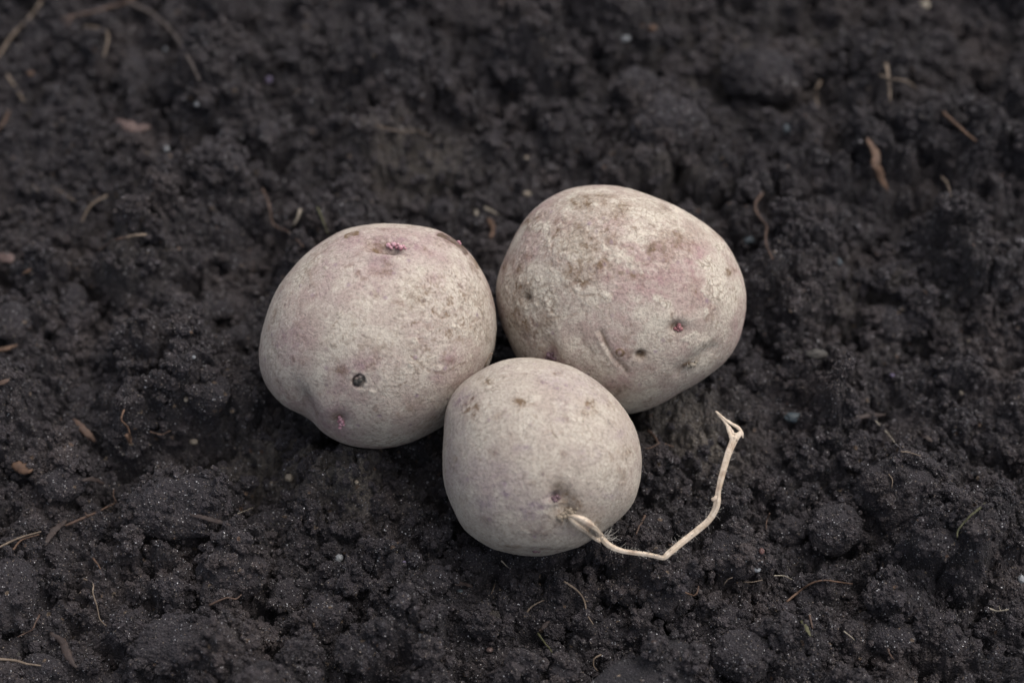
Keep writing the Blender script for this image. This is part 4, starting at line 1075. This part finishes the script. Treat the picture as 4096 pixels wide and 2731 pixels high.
sprout(P_L, CL, [(700,1062,20,18),(722,1052,18,16),(738,1040,12,9),(708,1078,14,10)], M_GREY, 'scab', label='grey crust inside the round scab', lift=0.0)
# crust where the stalk leaves the front potato
M_CRUST = simple('dusty_crust', (0.13, 0.105, 0.078), (0.34, 0.285, 0.22), 0.9, 900)
sprout(P_F, CF, [(886,1194,22,16),(905,1172,18,14),(925,1163,17,14),(945,1150,21,18),(962,1160,16,15),(976,1172,14,14),(918,1188,17,15),(896,1214,13,12),(940,1178,18,15),(990,1158,11,11),(1005,1140,10,9),(930,1140,10,9),(960,1138,12,10)], M_CRUST, 'stalk_scar', lift=0.5)

def along(p0, keys, crop, width):
    """3D path through (x, y, z-height or None) crop pixels"""
    out = []
    for (x, y, z, wd) in keys:
        d = ray(crop[0] + x * crop[2], crop[1] + y * crop[2])
        t = (z - CAM[2]) / d[2] if z is not None else p0
        P = CAM + d * t
        out.append([*P, wd * crop[2] * t * KPX / 2])
    return np.array(out)
# height of the potato surface at the stalk base
def surf(x, y): return on_potato(P_F, CS[0] + x * CS[2], CS[1] + y * CS[2])[0][2]
z0 = surf(165, 1090); z1 = surf(330, 1180); z2 = surf(400, 1230)
low = [(165,1094,z0 + .0006,24),(222,1148,surf(222,1148) + .0018,36),(298,1204,surf(298,1204) + .0028,42),(375,1262,None,44),(440,1308,None,40)]
zk = 0.0145
zE = surf(400, 1262) + .001
upk = [(165,1088,z0 + .0006,20),(215,1086,surf(215,1085) + .0022,36),(300,1116,surf(300,1108) + .0036,56),(380,1174,surf(380,1165) + .0038,64),(438,1240,zE - .0002,58),(495,1315,zE - .0012,56),(560,1362,zE - .0016,54),(650,1395,zE - .0018,44),(760,1412,zE - .0018,44),(880,1428,zE - .0017,42),(980,1450,zE - .0015,42),(1020,1456,zE - .0013,44),(1060,1420,zE - .0010,56),(1180,1320,zE - .0002,58),(1320,1210,zE + .0008,58),(1420,1122,zE + .0020,58),(1478,1030,zE + .0038,60),(1498,950,zE + .0055,64),(1508,860,zE + .0072,50),(1535,740,zE + .0092,56),(1568,620,zE + .0110,58),(1602,510,zE + .0125,62),(1640,420,zE + .0135,70),(1655,370,zE + .0140,92)]
low[-1] = (455, 1312, zE - .0016, 34); low[-2] = (375, 1262, zE + .0004, 42)
M_STALK = None
s = NT('dry_stalk')
st = s.noise(520, 4, 0.6)
sp = s.n('ShaderNodeTexWave', i_Vector=s.co, i_Scale=260.0, i_Distortion=6.0, i_Detail=3.0)
c = s.mix(s.ramp(st, [(0.3, 0), (0.7, 1)]), (0.44, 0.35, 0.26), (0.64, 0.55, 0.45))
c = s.mix(s.ramp(s.noise(170, 3, 0.5), [(0.56, 0), (0.70, 0.6)]), c, (0.27, 0.17, 0.12))
c = s.mix(s.ramp(s.noise(1100, 4, 0.7), [(0.52, 0), (0.68, 0.5)]), c, (0.22, 0.155, 0.11))
s.set('Base Color', c); s.set('Roughness', 0.7); s.set('Specular IOR Level', 0.3)
s.set('Normal', s.bump(s.noise(1500, 4, 0.6), 0.0002, 0.6))
M_STALK = s.m
A = catmull(along(0, upk, CS, 1), 0.0006); B = catmull(along(0, low, CS, 1), 0.0006)
# long grooves of the shrivelled stalk
def stalk_tube(path, seed, sides=18, groove=0.42):
    V, F = tube_mesh(path, sides, 0.85, rough=0.005, seed=seed); V = np.vstack([np.repeat(path[:, :3], sides, axis=0) + (V[:-2] - np.repeat(path[:, :3], sides, axis=0)) * 1.0, V[-2:]])
    n = len(path); ctr = path[:, :3]
    for i in range(n):
        for k in range(sides):
            a = 2 * math.pi * k / sides
            g = 1 - groove * math.exp(-((a - 1.9 - 0.5 * math.sin(i * 0.03)) / 0.28) ** 2) - groove * 0.6 * math.exp(-((a - 0.8) / 0.3) ** 2) + 0.05 * math.sin(5 * a)
            j = i * sides + k
            V[j] = ctr[i] + (V[j] - ctr[i]) * g
    return V, F
parts = [stalk_tube(A, 3), stalk_tube(B, 9)]
ze = zE + .0140
parts.append(tube_mesh(catmull(along(0, [(1650,395,ze,60),(1690,355,ze + .0004,50),(1715,325,ze + .0008,34),(1728,385,ze,10)], CS, 1), 0.0005), 10, 0.6, rough=0.2, seed=4))
parts.append(tube_mesh(catmull(along(0, [(1625,390,ze,34),(1602,320,ze + .0008,34),(1585,270,ze + .0016,26),(1555,225,ze + .0024,24),(1490,150,ze + .0040,16)], CS, 1), 0.0005), 10, 0.6, rough=0.2, seed=5))
parts.append(tube_mesh(catmull(along(0, [(1725,355,ze + .0003,26),(1700,305,ze + .0010,34),(1640,262,ze + .0016,30),(1580,225,ze + .0024,24),(1485,143,ze + .0042,14)], CS, 1), 0.0005), 10, 0.6, rough=0.2, seed=6))
parts.append(tube_mesh(catmull(along(0, [(1640,400,ze,30),(1640,340,ze + .0004,26),(1610,290,ze + .001,24),(1560,230,ze + .002,16)], CS, 1), 0.0005), 10, 0.5, rough=0.25, seed=16))
parts.append(tube_mesh(catmull(along(0, [(1600,330,ze + .0004,20),(1660,345,ze + .0006,16),(1715,340,ze + .0006,20)], CS, 1), 0.0005), 8, 0.6, rough=0.2, seed=7))
parts.append(tube_mesh(catmull(along(0, [(1452,940,zE + .0058,34),(1475,925,zE + .0062,40),(1500,900,zE + .0065,24)], CS, 1), 0.0005), 8, 0.9, rough=0.2, seed=8))
V, F = join(parts)
stalk = mesh_np('stalk', V - P_F.base, F, M_STALK, P_F.root)
stalk['label'] = 'long bent dry straw coloured stalk'
# fine hairs on the stalk
M_HAIR = simple('stalk_hair', (0.26, 0.24, 0.21), (0.42, 0.40, 0.37), 0.6)
hp = []
rg = np.random.default_rng(5)
def hair(P, d, L, r=0.00005):
    n = 7; pts = []
    q = P.copy(); d = d / np.linalg.norm(d)
    for i in range(n):
        pts.append([*q, r * (1 - 0.6 * i / n)]); q = q + d * L / n
        d = d + rg.normal(size=3) * 0.28; d /= np.linalg.norm(d)
    hp.append(tube_mesh(np.array(pts), 4, 1, rough=0))
for i in range(170):
    k = rg.integers(5, len(A) - 4)
    hair(A[k, :3], rg.normal(size=3) * [1, 1, 0.7] + np.array([0, 0.0, 0.2]), rg.uniform(.001, .0028) + A[k, 3])
for i in range(26):
    P = along(0, [(rg.uniform(455, 520), rg.uniform(1240, 1300), zE - .001, 1)], CS, 1)[0, :3]
    hair(P, rg.normal(size=3) + np.array([0.8, 0.6, 0.5]), rg.uniform(.002, .0045), 0.00006)
for i in range(22):
    P = on_potato(P_F, CS[0] + rg.uniform(120, 210) * CS[2], CS[1] + rg.uniform(1070, 1160) * CS[2])[0]
    hair(P, np.array([rg.normal() * .5, -0.6, 0.3 + rg.random() * .5 - 0.6]), rg.uniform(.0015, .0035), 0.00005)
V, F = join(hp)
mesh_np('hairs', V - P_F.base, F, M_HAIR, P_F.root)
hp = []
for i in range(10):
    P = on_potato(P_R, CR[0] + rg.uniform(1270, 1350) * CR[2], CR[1] + rg.uniform(1160, 1210) * CR[2])[0]
    hair(P, np.array([rg.normal() * .4 - .3, -0.6, rg.random() * .4 - 0.3]), rg.uniform(.002, .005), 0.00006)
V, F = join(hp)
mesh_np('hairs', V - P_R.base, F, M_HAIR, P_R.root)
# dry curl of skin at the right flank of the left potato
ce = [(1500,965),(1512,930),(1530,898),(1548,880),(1553,895)]
cp = []
for i, (x, y) in enumerate(ce):
    q, N = on_potato(P_L, CL[0] + min(x, 1535) * CL[2], CL[1] + y * CL[2])
    t = (q - CAM) @ FWD
    P = CAM + ray(CL[0] + x * CL[2], CL[1] + y * CL[2]) * t
    cp.append([*P, 0.0004 * (1.2 - 0.18 * i)])
V, F = tube_mesh(catmull(np.array(cp), 0.0004), 8, 0.5, rough=0.15, seed=3)
mesh_np('skin_curl', V - P_L.base, F, M_TAN, P_L.root)

# report
for a, b in ((P_L, P_R), (P_L, P_F), (P_R, P_F)):
    A_, B_ = a.W[::60], b.W[::60]
    dm = np.sqrt(((A_[:, None] - B_[None]) ** 2).sum(2))
    ins = (np.linalg.norm(A_ - b.C, axis=1) < b.rm * 0.9).sum()
    print('gap', round(dm.min() * 1000, 2), 'mm  inside', ins, 'of', len(A_), 'size', round(a.rm * 2000), round(b.rm * 2000))
